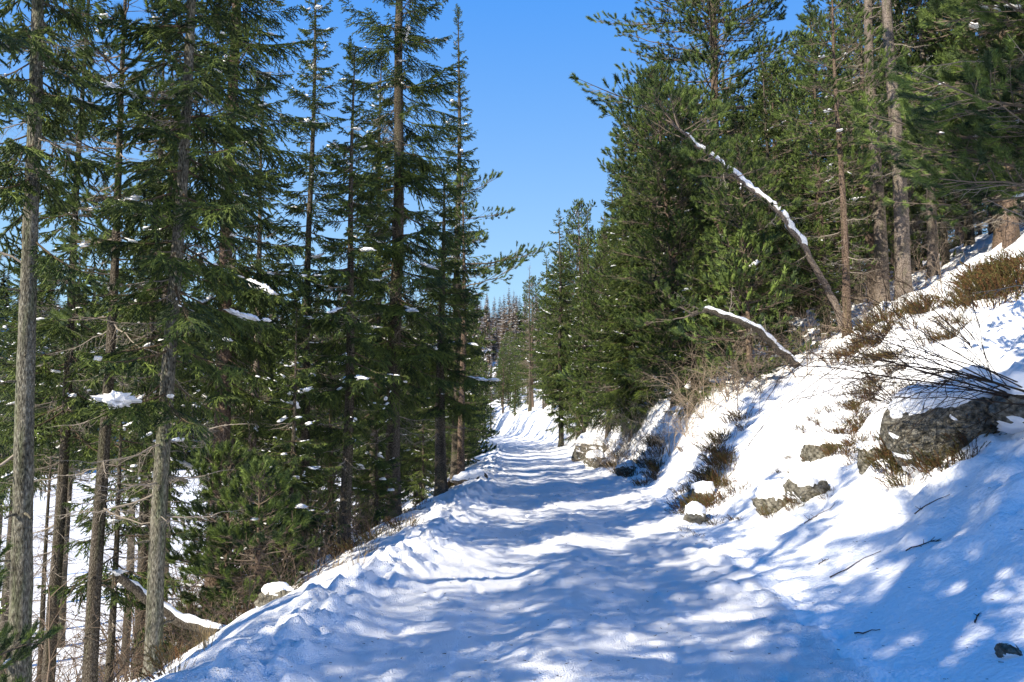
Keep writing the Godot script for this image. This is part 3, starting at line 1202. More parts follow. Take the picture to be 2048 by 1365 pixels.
func near_trees() -> void:
	# left of the path, from the nearest
	tree("spruce", "bare grey trunk with green lichen nearest the left edge of the picture", "tree", -4.46, 7.5, {"H": 13.0, "r": 0.098, "kind": "spruce", "lo": 5.4, "wide": 1.1, "seed": 1, "bare": 0.45, "bark": "bark_grey", "bow": Vector2(-0.03, 0), "lean": Vector2(-0.012, 0), "amp": 0.1, "thin": 0.5, "snow": 0.12,
		"extra": [["dead", 2.9, 200, -0.25, 1.6], ["dead", 4.6, 190, 0.5, 1.2], ["spruce", 4.9, -15, -0.5, 1.0], ["spruce", 5.2, 170, -0.6, 1.1]]})
	tree("pine", "dark slim pine with tufted top beside the bare lichened trunk", "tree", -4.6, 9.0, {"H": 9.6, "r": 0.078, "kind": "pine", "lo": 4.6, "wide": 1.3, "seed": 2, "bare": 0.45, "bark": "bark_spruce", "dead": 2.4, "gap": 0.42, "per": 4, "per_dead": 3, "snow": 0.1})
	tree("spruce", "tall slender spruce whose bare grey foot stands at the lower edge of the picture", "tree", -3.79, 8.7, {"H": 13.5, "r": 0.088, "kind": "spruce", "lo": 3.2, "wide": 1.45, "seed": 3, "pads": [[3.25, -106, -0.12, 1.15, 1.15, "wide snow pad on a low bough beside the slender grey trunk"], [4.4, 30, -0.3, 1.2, 0.8, "snow pad right of the slender grey trunk, halfway up"], [5.6, 170, -0.2, 1.1, 0.8, "snow pad high left of the slender grey trunk"]], "bare": 0.45, "dead": 2.1, "bark": "bark_grey", "thin": 0.6, "gap": 0.3, "snow": 0.1, "lean": Vector2(0.016, 0)})
	tree("spruce", "reddish barked spruce behind the slender grey one, sunlit low on its trunk", "tree", -4.58, 12.5, {"H": 17.0, "r": 0.14, "kind": "spruce", "lo": 3.8, "wide": 1.8, "seed": 4, "bare": 0.45, "pads": [[5.9, -42, -0.55, 1.7, 1.0, "long snow bar on a steep bough right of the slender grey spruce"]], "dead": 2.3, "bark": "bark_pine", "thin": 0.4, "gap": 0.32, "snow": 0.14})
	tree("spruce", "thin flaky trunk with broken snags before the white lake, right of the reddish trunk", "tree", -4.85, 15.0, {"H": 10.5, "r": 0.105, "kind": "spruce", "lo": 3.6, "wide": 1.0, "seed": 5, "bare": 0.45, "dead": 1.2, "bark": "bark_pale", "thin": 0.6, "gap": 0.36, "snow": 0.12})
	tree("spruce", "dark mid-height spruce at the brink of the path with broad drooping boughs", "tree", -2.8, 13.5, {"H": 8.8, "r": 0.1, "kind": "spruce", "lo": 2.2, "wide": 1.15, "seed": 6, "pads": [[4.3, -95, -0.35, 1.1, 0.75, "round snow cushion in front of the dark mid-height spruce"], [3.1, -60, -0.2, 1.1, 0.7, "snow pad low on the dark mid-height spruce"], [5.2, -50, -0.2, 0.9, 0.6, "snow pad halfway up the dark mid-height spruce"]], "dead": 1.4, "thin": 0.15, "gap": 0.3, "snow": 0.16})
	tree("spruce", "tallest comb spruce left of the path, its top cut by the upper edge", "tree", -2.34, 16.0, {"H": 18.0, "r": 0.155, "kind": "spruce", "lo": 2.6, "wide": 1.85, "seed": 7, "pads": [[4.6, -70, -0.4, 1.5, 0.8, "snow pad low in the tallest comb spruce"], [5.8, -110, -0.3, 1.5, 0.75, "snow pad high in the tallest comb spruce"]], "dead": 1.8, "thin": 0.2, "gap": 0.4, "shape": 0.55, "snow": 0.14})
	tree("spruce", "dark bushy spruce with shaded trunk at the path's left brink", "tree", -1.58, 18.0, {"H": 7.6, "r": 0.13, "kind": "spruce", "lo": 2.2, "wide": 1.5, "seed": 8, "pads": [[2.9, -20, -0.3, 1.5, 1.0, "snow-laden bough tip of the bushy spruce nearest the path"], [3.5, -100, -0.3, 1.4, 0.8, "snow pad on the front of the bushy spruce at the brink"]], "dead": 1.6, "thin": 0.15, "gap": 0.3, "snow": 0.15})
	tree("spruce", "spire-topped spruce against the sky, left edge of the gap", "tree", -1.68, 24.0, {"H": 14.8, "r": 0.16, "kind": "spruce", "lo": 2.2, "wide": 1.45, "seed": 9, "thin": 0.25, "gap": 0.36, "shape": 0.9, "snow": 0.2})
	tree("pine", "pine with dark tufted limbs reaching over the path from the left", "tree", -1.3, 20.5, {"H": 8.0, "r": 0.1, "kind": "pine", "lo": 4.6, "wide": 0.7, "seed": 10, "bark": "bark_pine", "gap": 0.5, "per": 4, "snow": 0.1,
		"extra": [["pine", 5.7, 6, 0.12, 2.3], ["pine", 5.1, -10, 0.1, 1.5], ["pine", 6.9, 5, 0.15, 1.25], ["pine", 7.6, 15, 0.3, 1.0], ["pine", 5.6, 30, 0.0, 1.6]]})
	tree("young_spruce", "yellow-green young spruce in sun behind the path's brink, snow on its low boughs", "tree", -3.4, 12.3, {"H": 4.4, "r": 0.05, "kind": "spruce", "lo": 0.5, "wide": 1.0, "seed": 12, "pads": [[1.5, -60, -0.1, 0.9, 0.8, "snow pad on the low bough of the yellow-green young spruce"]], "thin": 0.1, "gap": 0.26, "snow": 0.2})
	tree("young_spruce", "young spruce carrying a wide snow pad between the two leftmost trunks", "tree", -4.9, 10.0, {"H": 4.2, "r": 0.05, "kind": "spruce", "lo": 1.4, "wide": 1.0, "seed": 13, "pads": [[3.4, 40, 0.0, 0.8, 0.8, "smaller snow pad behind the wide one between the leftmost trunks"]], "thin": 0.5, "gap": 0.3, "snow": 0.15})
	tree("spruce", "slim spruce filling the gap behind the slender grey trunk", "tree", -4.0, 15.4, {"H": 12.8, "r": 0.1, "kind": "spruce", "lo": 2.0, "wide": 1.4, "seed": 14, "bare": 0.45, "thin": 0.35, "gap": 0.34, "snow": 0.16})
	tree("spruce", "half-hidden spruce behind the comb spruce, snow dusted", "tree", -3.4, 20.0, {"H": 12.5, "r": 0.12, "kind": "spruce", "lo": 2.2, "wide": 1.35, "seed": 15, "thin": 0.3, "gap": 0.36, "snow": 0.2})
	tree("spruce", "spruce whose dark boughs hang into the upper left corner", "tree", -4.2, 5.2, {"H": 9.0, "r": 0.1, "kind": "spruce", "lo": 4.8, "wide": 1.4, "seed": 16, "thin": 0.3, "gap": 0.3, "snow": 0.05})
	tree("spruce", "spruce in the second row left, seen between the pine and the slender grey trunk", "tree", -6.6, 15.0, {"H": 12.0, "r": 0.12, "kind": "spruce", "lo": 3.4, "wide": 1.2, "seed": 17, "bare": 0.45, "dead": 2.0, "thin": 0.6, "gap": 0.4, "snow": 0.12})
	tree("bush_pine", "bushy pine pushing into the lower left corner before the lichened trunk", "tree", -4.45, 6.3, {"H": 2.3, "r": 0.04, "kind": "pine", "lo": 0.3, "wide": 0.95, "gap": 0.24, "seed": 18, "bark": "bark_pine", "snow": 0.1})
	tree("bush_pine", "dark bushy pine at the foot of the reddish trunk", "tree", -4.1, 11.6, {"H": 2.6, "r": 0.05, "kind": "pine", "lo": 0.2, "wide": 1.1, "gap": 0.22, "per": 6, "seed": 19, "bark": "bark_pine", "snow": 0.1})
	tree("bush_pine", "dark bushy pine behind the sagging log", "tree", -3.3, 10.6, {"H": 1.9, "r": 0.05, "kind": "pine", "lo": 0.15, "wide": 0.9, "gap": 0.22, "per": 6, "seed": 30, "bark": "bark_pine", "snow": 0.1})
	tree("young_spruce", "dark young spruce at the foot of the comb spruce", "tree", -2.5, 14.9, {"H": 2.4, "r": 0.04, "kind": "spruce", "lo": 0.15, "wide": 1.0, "gap": 0.24, "seed": 31, "thin": 0.1, "snow": 0.12})
	tree("spruce", "twiggy spruce half hidden behind the bare lichened trunk, sparse boughs high up", "tree", -6.3, 11.2, {"H": 12.0, "r": 0.085, "kind": "spruce", "lo": 3.8, "wide": 1.3, "seed": 37, "bare": 0.5, "dead": 2.0, "thin": 0.6, "gap": 0.32, "snow": 0.1})
	tree("spruce", "slim twiggy spruce between the tufted pine and the slender grey trunk, farther back", "tree", -6.0, 13.2, {"H": 12.0, "r": 0.09, "kind": "spruce", "lo": 3.4, "wide": 1.3, "seed": 38, "bare": 0.5, "dead": 1.6, "thin": 0.6, "gap": 0.32, "snow": 0.12})
	# right of the path
	tree("pine", "dense mountain pine with pointed top leaning over the bank right of the sky gap", "tree", 4.75, 23.0, {"H": 10.0, "r": 0.15, "kind": "pine", "lo": 0.9, "wide": 2.15, "seed": 20, "bark": "bark_pine", "gap": 0.28, "per": 8, "snow": 0.07, "bow": Vector2(-0.05, 0)})
	tree("pine", "pale twin trunk, the left and more shaded one", "tree", 9.4, 20.0, {"H": 17.0, "r": 0.17, "kind": "pine", "lo": 8.2, "wide": 2.2, "seed": 21, "bark": "bark_pale", "dead": 2.6, "gap": 0.5, "per_dead": 2, "snow": 0.08})
	tree("pine", "pale twin trunk, the right and sunnier one", "tree", 9.45, 19.0, {"H": 16.5, "r": 0.185, "kind": "pine", "lo": 8.6, "wide": 2.2, "seed": 22, "bark": "bark_pale", "dead": 3.4, "gap": 0.6, "per_dead": 2, "snow": 0.08, "lean": Vector2(-0.006, 0)})
	tree("pine", "thin dark trunk just right of the foot of the arching snowy stem", "tree", 7.45, 17.6, {"H": 9.0, "r": 0.095, "kind": "pine", "lo": 3.8, "wide": 1.3, "seed": 23, "bark": "bark_pine", "dead": 1.6, "gap": 0.4, "snow": 0.05})
	tree("spruce", "green sunlit spruce behind the arching snowy stem", "tree", 6.9, 21.0, {"H": 8.5, "r": 0.1, "kind": "spruce", "lo": 0.9, "wide": 1.5, "seed": 24, "thin": 0.2, "gap": 0.3, "snow": 0.08})
	tree("scots_pine", "broad Scots pine with orange upper stem rising behind the mountain pine", "tree", 7.9, 30.0, {"H": 21.0, "r": 0.26, "kind": "pine", "lo": 6.2, "wide": 4.6, "seed": 25, "bark": "bark_pine", "gap": 0.55, "per": 6, "snow": 0.05})
	tree("pine", "dark shaded pine overhanging from the right edge of the picture", "tree", 5.95, 7.5, {"H": 8.5, "r": 0.12, "kind": "pine", "lo": 1.1, "wide": 2.5, "seed": 26, "bark": "bark_pine", "gap": 0.32, "per": 8, "snow": 0.12})
	tree("spruce", "spruce leaning on the mountain pine's left flank", "tree", 4.3, 30.0, {"H": 12.6, "r": 0.14, "kind": "spruce", "lo": 0.6, "wide": 1.7, "seed": 27, "thin": 0.2, "gap": 0.34, "snow": 0.1})
	tree("spruce", "slender pale spruce alone in the sky gap, with long bare boughs", "tree", 2.75, 45.0, {"H": 13.6, "r": 0.15, "kind": "spruce", "lo": 1.5, "wide": 2.1, "seed": 28, "thin": 0.35, "gap": 0.42, "per": 5, "shape": 0.7, "snow": 0.2})
	tree("spruce", "narrow spruce just right of the slender pale one", "tree", 3.45, 38.5, {"H": 9.7, "r": 0.12, "kind": "spruce", "lo": 0.8, "wide": 1.25, "seed": 29, "thin": 0.3, "gap": 0.34, "snow": 0.14})

	tree("spruce", "broad sunlit spruce on the bank just left of the dense mountain pine", "tree", 4.1, 27.0, {"H": 8.6, "r": 0.12, "kind": "spruce", "lo": 0.3, "wide": 2.2, "seed": 32, "thin": 0.1, "gap": 0.26, "per": 6, "snow": 0.06})
	tree("pine", "bright green pine on the bank left of the broad sunlit spruce", "tree", 4.0, 33.0, {"H": 8.4, "r": 0.12, "kind": "pine", "lo": 0.6, "wide": 1.7, "seed": 33, "bark": "bark_pine", "gap": 0.3, "per": 7, "snow": 0.06})
	tree("spruce", "dark dense spruce at the narrowing of the path, right side", "tree", 3.5, 42.0, {"H": 8.0, "r": 0.12, "kind": "spruce", "lo": 0.3, "wide": 1.5, "seed": 34, "thin": 0.1, "gap": 0.28, "per": 6, "snow": 0.08})
	tree("spruce", "short sunlit spruce standing low on the bank before the dense mountain pine", "tree", 4.5, 19.5, {"H": 4.0, "r": 0.06, "kind": "spruce", "lo": 0.2, "wide": 1.3, "seed": 35, "thin": 0.1, "gap": 0.24, "per": 6, "snow": 0.06})
	tree("pine", "low mountain pine in front of the arching snowy stem", "tree", 5.6, 19.2, {"H": 5.6, "r": 0.08, "kind": "pine", "lo": 0.3, "wide": 1.5, "seed": 36, "bark": "bark_pine", "gap": 0.3, "per": 6, "snow": 0.06})


func wood_fill() -> void:
	proto("spruce_a", "wood_spruce", "tree", {"H": 10.0, "r": 0.13, "kind": "spruce", "lo": 0.9, "wide": 1.5, "gap": 0.34, "thin": 0.0, "far": true, "seed": 41, "snow": 0.16})
	proto("spruce_b", "wood_spruce", "tree", {"H": 10.0, "r": 0.12, "kind": "spruce", "lo": 2.0, "wide": 1.35, "gap": 0.36, "thin": 0.0, "far": true, "dead": 1.2, "seed": 42, "snow": 0.16})
	proto("spruce_c", "young_spruce", "tree", {"H": 4.0, "r": 0.06, "kind": "spruce", "lo": 0.3, "wide": 0.95, "gap": 0.3, "thin": 0.0, "far": true, "seed": 43, "snow": 0.22, "lump": 0.4})
	proto("spruce_d", "wood_spruce", "tree", {"H": 12.0, "r": 0.12, "kind": "spruce", "lo": 6.0, "wide": 1.6, "gap": 0.42, "thin": 0.0, "far": true, "dead": 3.2, "seed": 48, "snow": 0.14})
	proto("pine_a", "wood_pine", "tree", {"H": 10.0, "r": 0.15, "kind": "pine", "lo": 1.6, "wide": 1.9, "gap": 0.4, "per": 6, "far": true, "dead": 0.9, "bark": "bark_pine", "seed": 44, "snow": 0.08})
	proto("pine_b", "wood_pine", "tree", {"H": 10.0, "r": 0.14, "kind": "pine", "lo": 3.4, "wide": 1.8, "gap": 0.4, "per": 6, "far": true, "dead": 1.2, "bark": "bark_pale", "seed": 45, "snow": 0.08})
	proto("pine_c", "bush_pine", "tree", {"H": 2.0, "r": 0.05, "kind": "pine", "lo": 0.15, "wide": 0.9, "gap": 0.22, "far": true, "bark": "bark_pine", "seed": 46, "snow": 0.12, "lump": 0.35})
	proto("bare", "bare_larch", "tree", {"H": 9.0, "r": 0.09, "kind": "larch", "lo": 1.2, "wide": 1.2, "gap": 0.45, "seed": 47, "snow": 0.1, "lump": 0.3})

	var place := func(D: float, d: float, H: float, keys: Array, label: String, group: String) -> void:
		var x := path_c(D) + d
		for t in taken:
			if t.distance_to(Vector2(x, D)) < 1.1: return
		taken.append(Vector2(x, D))
		var key: String = keys[rng.randi() % keys.size()]
		var sort: String = {"spruce_a": "full spruce", "spruce_b": "slim spruce", "spruce_c": "young spruce", "spruce_d": "bare-stemmed spruce", "pine_a": "full-crowned pine", "pine_b": "high-crowned pine", "pine_c": "low bushy pine", "bare": "bare larch"}[key]
		fill(key, x, D, H, sort + " " + label, sort + " " + group)

	# right slope: rows of pines and spruces up to the crest
	rng.seed = 301
	var D := 19.5
	while D < 84.0:
		var d := 3.9 + rnd(0, 1.0) + (2.6 if D < 24.0 else 0.0)
		while d < 6.0 + D * 0.62 and d < 30.0:
			var room := 0.19 * D + 1.6 + maxf(0.0, d - 3.2) * 2.4
			var H := minf(rnd(7.0, 14.5), room)
			if D < 26.0 and d > 5.0 and d < 9.5: H = minf(H, rnd(5.0, 9.0))
			var keys := ["spruce_a", "pine_a", "pine_b", "pine_a", "spruce_b"]
			if rng.randf() < 0.12: keys = ["bare"]
			if D > 16.0:
				place.call(D + rnd(-0.9, 0.9), d, H, keys, "in the thick sunlit wood on the slope right of the path", "of the wood right of the path")
			d += rnd(1.7, 2.9) + D * 0.012
		D += 1.9 + D * 0.022
	# young growth under them
	for i in 46:
		var dd := rnd(17.0, 50.0)
		place.call(dd, rnd(4.2, 6.5 + dd * 0.25), rnd(1.6, 4.2), ["spruce_c", "pine_c"], "under the taller trees on the right slope", "under the taller trees right of the path")
	for i in 60:
		var dd := rnd(20.0, 60.0)
		place.call(dd, rnd(3.3, 5.2), minf(rnd(2.2, 5.5), 1.2 + 0.1 * dd), ["spruce_c", "spruce_c", "pine_c", "spruce_a"], "at the front of the wood along the path's right bank", "along the path's right bank")
	# along the crest on the right, above the open bank
	for q in [[14.5, 11.5, 11.0], [16.8, 13.4, 12.0], [18.5, 12.2, 10.0], [12.0, 10.6, 9.5], [21.5, 15.0, 13.0], [15.5, 15.5, 12.0], [18.0, 9.9, 5.0]]:
		place.call(q[0], q[1] - path_c(q[0]), q[2], ["pine_b", "pine_a", "spruce_b"], "along the crest above the heather at the right", "along the crest at the right")
	# left row, beyond the named ones
	rng.seed = 302
	D = 20.0
	while D < 92.0:
		for row in 3:
			var d := -3.1 - row * 2.3 - rnd(0, 1.2)
			var H := minf(rnd(6.0, 11.0), 2.0 + 0.165 * D) + row * 1.3
			place.call(D + rnd(-0.8, 0.8), d, H, ["spruce_a", "spruce_b", "spruce_a", "pine_a"], "in the dark row left of the path's far stretch", "of the row left of the path")
		D += 2.0 + D * 0.03
	for i in 80:
		var dd := rnd(13.0, 56.0)
		place.call(dd, -rnd(2.9, 4.6), rnd(1.2, 3.6), ["spruce_c", "spruce_c", "pine_c"], "on the brink left of the path", "on the brink left of the path")
	# down the bank towards the lake
	for i in 12:
		var dd := rnd(22.0, 60.0)
		place.call(dd, -rnd(6.5, 9.0 + dd * 0.25), rnd(5.0, 9.5), ["spruce_b", "pine_b", "spruce_a", "bare"], "on the bank between path and frozen lake", "on the bank above the lake")
	for i in 18:
		var dd := rnd(9.5, 19.0)
		place.call(dd, -rnd(4.0, 8.0), rnd(0.9, 2.4), ["pine_c", "pine_c", "spruce_c"], "among the trunks on the lake bank", "on the lake bank")
	for q in [[16.0, -8.2, 9.5], [18.5, -10.5, 10.5], [21.0, -8.8, 10.5], [24.0, -12.5, 12.0], [20.0, -13.5, 12.0], [26.0, -15.5, 13.0], [30.0, -14.0, 12.0], [32.0, -19.0, 13.0], [23.0, -16.5, 12.5], [28.0, -10.0, 11.0], [36.0, -24.0, 13.0], [17.0, -12.4, 11.0], [14.0, -9.4, 9.0], [22.0, -11.0, 11.5], [19.5, -15.6, 12.5], [26.0, -19.0, 13.0]]:
		place.call(q[0], q[1], q[2], ["spruce_d"], "on the bank between path and frozen lake", "on the bank above the lake")
	for q in [[11.0, -6.6, 5.0], [12.5, -8.0, 5.5], [10.5, -8.4, 5.0], [13.5, -6.4, 5.0], [16.0, -7.0, 6.0]]:
		place.call(q[0], q[1], q[2], ["bare"], "thin among the trunks above the frozen lake", "among the trunks above the lake")
	for i in 22:
		var dd := rnd(8.2, 15.0)
		place.call(dd, -rnd(4.6, 8.2), rnd(1.2, 3.0), ["pine_c", "spruce_c", "pine_c"], "in the dark tangle at the lower left", "in the tangle at the lower left")
	# the end of the path
	for i in 40:
		place.call(rnd(76.0, 108.0), rnd(-5.0, 9.0), rnd(6.0, 11.0), ["spruce_a", "spruce_b", "pine_a"], "closing the view where the path bends away", "at the end of the path")
	# the wood beside and behind the viewer, which shades the path
	for q in [[1.7, -5.6, 12.5], [-1.3, -4.9, 18.0], [-2.6, -7.2, 20.0], [-4.2, -5.6, 19.5], [-7.5, -4.9, 13.0], [-9.0, -8.4, 14.5], [-13.5, -5.8, 14.0], [-2.0, -10.5, 15.0], [-14.0, -10.5, 14.5], [-17.0, -6.4, 14.0], [-20.0, -9.4, 15.0]]:
		place.call(q[0], q[1], q[2], ["spruce_b", "pine_b", "spruce_a"], "of the wood on the lake side behind the viewer", "on the lake side behind the viewer")


func undergrowth() -> void:
	# stones showing through the snow of the right bank
	rock("big grey boulder with dark hollow below it on the right bank", 1, Vector3(4.62, gy(4.62, 8.5) + 0.06, -8.5), Vector3(0.72, 0.62, 0.6), 0.55, 0.5)
	rock("small lichened stone left of the big boulder", 2, Vector3(4.25, gy(4.25, 9.4) + 0.05, -9.4), Vector3(0.28, 0.22, 0.25), 0.3, 0.7)
	rock("snow-capped pale stone on the mid bank, left one of a pair", 3, Vector3(3.47, gy(3.47, 10.6) + 0.08, -10.6), Vector3(0.3, 0.26, 0.3), 1.1, 0.35)
	rock("snow-capped dark stone on the mid bank, right one of a pair", 4, Vector3(3.72, gy(3.72, 10.1) + 0.05, -10.1), Vector3(0.3, 0.24, 0.28), 2.1, 0.4)
	rock("grey stone at the foot of the bank beside the path", 5, Vector3(2.72, gy(2.72, 12.1) + 0.02, -12.1), Vector3(0.22, 0.24, 0.3), 0.5, 0.6)
	rock("dark broken stone at the path's edge in front of the bare brush", 6, Vector3(3.1, gy(3.1, 22.0) + 0.1, -22.0), Vector3(0.32, 0.28, 0.36), 0.2, 0.5)
	rock("farther dark stone in the cut bank beyond the bare brush", 7, Vector3(2.7, gy(2.7, 26.0) + 0.15, -26.0), Vector3(0.34, 0.34, 0.4), 0.9, 0.5)
	rock("brownish stone half sunk in the snow above the snow-capped pair", 13, Vector3(4.5, gy(4.5, 11.6) + 0.0, -11.6), Vector3(0.4, 0.26, 0.34), 2.2, 0.6)
	rock("flat dark stone under the rusty heather of the mid bank", 14, Vector3(3.25, gy(3.25, 13.6) + 0.0, -13.6), Vector3(0.32, 0.24, 0.3), 1.3, 0.65)
	rock("blocky stone in the cut bank where the path narrows", 8, Vector3(2.9, gy(2.9, 31.0) + 0.3, -31.0), Vector3(0.7, 0.6, 0.8), 1.9, 0.5)
	rock("little weathered stone in the snow by the lower right corner", 9, Vector3(2.82, gy(2.82, 4.65), -4.65), Vector3(0.07, 0.05, 0.09), 0.9, 0.9)
	rock("dark overgrown stone at the right edge below the heather", 10, Vector3(5.2, gy(5.2, 7.6) + 0.05, -7.6), Vector3(0.6, 0.35, 0.5), 2.6, 0.6)

	# bent stems
	var arch := bent_stem("arching_tree", "leaning trunk that arches up to the left under a long ridge of snow", "tree", [Vector3(7.72, gy(7.72, 18.0) - 0.3, -18.0), Vector3(7.16, 4.67, -18.0), Vector3(6.48, 5.63, -17.6), Vector3(5.59, 6.44, -17.2), Vector3(4.89, 6.94, -17.0), Vector3(4.19, 7.4, -16.8), Vector3(3.45, 7.95, -16.5)], 0.085, 0.03, 0.36, 0.97, "bark_pale", 61, 1.6)
	rng.seed = 66
	for q in [[6.7, 5.35, -17.7, 150, -0.3, 0.8, "dead"], [6.0, 6.1, -17.4, -60, 0.0, 0.9, "dead"], [5.2, 6.75, -17.1, 200, 0.2, 0.8, "pine"], [4.9, 6.9, -17.0, -70, -0.2, 0.9, "pine"], [4.5, 7.2, -16.9, 120, 0.3, 1.0, "pine"], [4.2, 7.4, -16.8, -100, -0.3, 1.0, "pine"], [3.9, 7.6, -16.7, 170, 0.4, 1.1, "pine"], [3.7, 7.8, -16.6, -50, 0.1, 1.0, "pine"], [3.5, 7.9, -16.5, 150, 0.5, 1.2, "pine"], [5.6, 6.4, -17.2, -80, -0.5, 1.0, "pine"], [3.45, 7.95, -16.5, 230, 0.2, 1.1, "pine"], [4.0, 7.5, -16.7, 60, 0.5, 0.9, "pine"], [3.6, 7.85, -16.6, 100, 0.9, 1.2, "pine"], [6.3, 5.8, -17.6, 40, 0.3, 0.8, "dead"], [5.9, 6.2, -17.3, 230, -0.6, 0.9, "dead"], [5.4, 6.5, -17.2, 80, 0.6, 0.8, "dead"], [4.6, 7.1, -16.9, 260, -0.7, 0.9, "dead"], [3.8, 7.7, -16.6, -90, -0.1, 1.5, "pine"], [4.3, 7.3, -16.8, -110, -0.5, 1.5, "pine"], [4.8, 6.95, -17.0, 230, -0.4, 1.3, "pine"], [3.5, 7.9, -16.5, 140, 0.8, 1.0, "pine"], [3.6, 7.8, -16.5, 250, 0.2, 1.0, "pine"]]:
		var m := part("branch", boughs["%s1%d" % [q[6], rng.randi() % 3]][2][0], arch)
		m.transform = bough_transform(Vector3(q[0], q[1], q[2]) - arch.position, deg_to_rad(q[3]), q[4], 0.0, q[5] / 0.9)
	var bent := bent_stem("bent_trunk", "low dark bent trunk bowing left over the bank with snow on its back", "tree", [Vector3(6.3, gy(6.3, 17.0) - 0.25, -17.0), Vector3(5.61, 3.0, -16.6), Vector3(4.88, 3.5, -16.2), Vector3(4.01, 3.77, -16.0), Vector3(3.6, 3.7, -15.9)], 0.085, 0.045, 0.1, 0.95, "bark_spruce", 62, 1.0)
	for q in [[4.0, 3.77, -16.0, 200, 0.4, 0.9, "dead"], [3.7, 3.7, -15.9, 160, 0.5, 0.9, "pine"], [3.65, 3.7, -15.9, 240, 0.1, 0.9, "pine"], [4.4, 3.7, -16.1, 60, 0.9, 0.9, "dead"], [4.9, 3.5, -16.2, 250, -0.2, 0.8, "dead"], [3.6, 3.7, -15.9, 190, -0.2, 1.0, "pine"], [5.3, 3.2, -16.4, 80, 1.0, 0.7, "dead"]]:
		var m := part("branch", boughs["%s1%d" % [q[6], rng.randi() % 3]][2][0], bent)
		m.transform = bough_transform(Vector3(q[0], q[1], q[2]) - bent.position, deg_to_rad(q[3]), q[4], 0.0, q[5] / 0.9)
	bent_stem("fallen_log", "sagging fallen log with a strip of snow, lying behind the slender grey spruce's foot", "log", [Vector3(-4.35, -0.12, -9.0), Vector3(-4.0, -0.5, -9.2), Vector3(-3.62, -0.72, -9.3), Vector3(-3.1, -0.8, -9.2), Vector3(-2.7, -0.72, -8.95), Vector3(-2.5, -0.55, -8.8)], 0.045, 0.075, 0.0, 1.0, "bark_spruce", 63, 0.85)
	bent_stem("fallen_log", "short dark log under a snow pad at the path's left brink", "log", [Vector3(-1.5, 0.0, -19.6), Vector3(-1.1, 0.1, -20.0), Vector3(-0.7, 0.16, -20.5)], 0.13, 0.1, 0.0, 1.0, "bark_spruce", 65, 1.35)
	rock("dark earthy root plate at the end of the sagging log", 12, Vector3(-2.6, gy(-2.6, 9.0) + 0.02, -9.0), Vector3(0.3, 0.16, 0.2), 0.4, 0.8)

	# heather and dwarf shrubs
	var heaths := []
	for i in 6:
		heaths.append(mesh_of(heath_shape(800 + i, 0.32 + 0.06 * (i % 3), 0.7 if i < 2 else 0.3), M.heath))
	rng.seed = 310
	var spots := []
	for c in [[3.5, 13.9], [3.85, 14.8], [4.2, 15.6], [3.3, 13.0]]:
		for i in 11: spots.append([c[0] + rng.randfn() * 0.22, c[1] + rng.randfn() * 0.30, 1.10, "rusty heather of the patch on the mid bank above the path"])
	for c in [[6.6, 15.6], [7.3, 14.9], [8.1, 15.4], [7.9, 16.6]]:
		for i in 11: spots.append([c[0] + rng.randfn() * 0.30, c[1] + rng.randfn() * 0.35, 1.20, "rusty heather in front of the pale twin trunks"])
	for c in [[8.2, 13.6], [8.9, 14.2], [8.0, 12.6]]:
		for i in 13: spots.append([c[0] + rng.randfn() * 0.30, c[1] + rng.randfn() * 0.35, 1.50, "tall rusty heather on the crest at the right edge"])
	for c in [[4.45, 9.05], [5.4, 7.6], [4.3, 8.3]]:
		for i in 13: spots.append([c[0] + rng.randfn() * 0.20, c[1] + rng.randfn() * 0.22, 1.00, "dark heather around the big grey boulder"])
	for c in [[5.6, 11.4], [4.9, 10.2], [6.3, 12.8], [4.2, 11.9], [3.5, 10.7], [3.9, 10.2], [4.3, 9.6], [3.0, 11.6], [5.2, 12.6]]:
		for i in 8: spots.append([c[0] + rng.randfn() * 0.30, c[1] + rng.randfn() * 0.40, 0.55, "small heather sprig poking through the snow of the open bank"])
	for c in [[3.5, 19.0], [3.3, 22.0], [4.0, 20.5], [3.4, 26.0]]:
		for i in 10: spots.append([c[0] + rng.randfn() * 0.35, c[1] + rng.randfn() * 0.80, 1.10, "brown dwarf shrub on the cut bank by the bare brush"])
	for c in [[6.7, 14.0], [6.35, 13.5], [6.0, 13.0], [5.7, 12.6], [5.4, 12.1], [5.0, 11.6], [4.6, 11.0], [7.4, 13.4], [6.9, 12.4]]:
		for i in 7: spots.append([c[0] + rng.randfn() * 0.17, c[1] + rng.randfn() * 0.2, 0.75, "heather in the broken line that slants down the open bank"])
	var last: Node3D = null
	for q in spots:
		var o := top("heather", heaths[rng.randi() % 6], q[3], "shrub", Vector3(q[0], gy(q[0], q[1]) - 0.03, -q[1]), rnd(0, TAU), q[3])
		o.scale = Vector3.ONE * q[2] * rnd(0.6, 1.15)
	for i in 44:
		var D := rnd(6.5, 22.0)
		var x := path_c(D) + edge_at(D) - rnd(-0.05, 1.3)
		var o := top("heather", heaths[rng.randi() % 6], "brown heather tuft on the brink left of the path", "shrub", Vector3(x, gy(x, D) - 0.03, -D), rnd(0, TAU), "heather on the left brink")
		o.scale = Vector3.ONE * rnd(0.35, 0.9)
	var grasses := [mesh_of(grass_shape(850, 0.35), M.heath), mesh_of(grass_shape(851, 0.28), M.heath)]
	for i in 10:
		var D := rnd(5.2, 13.0)
		var x := path_c(D) + edge_at(D) - rnd(-0.15, 0.7)
		top("dry_grass", grasses[i % 2], "thin tuft of dry grass in the snow at the left brink", "grass", Vector3(x, gy(x, D) - 0.02, -D), rnd(0, TAU), "dry grass on the left brink")

	# bare brush
	var pale := lin(0.3, 0.24, 0.18)
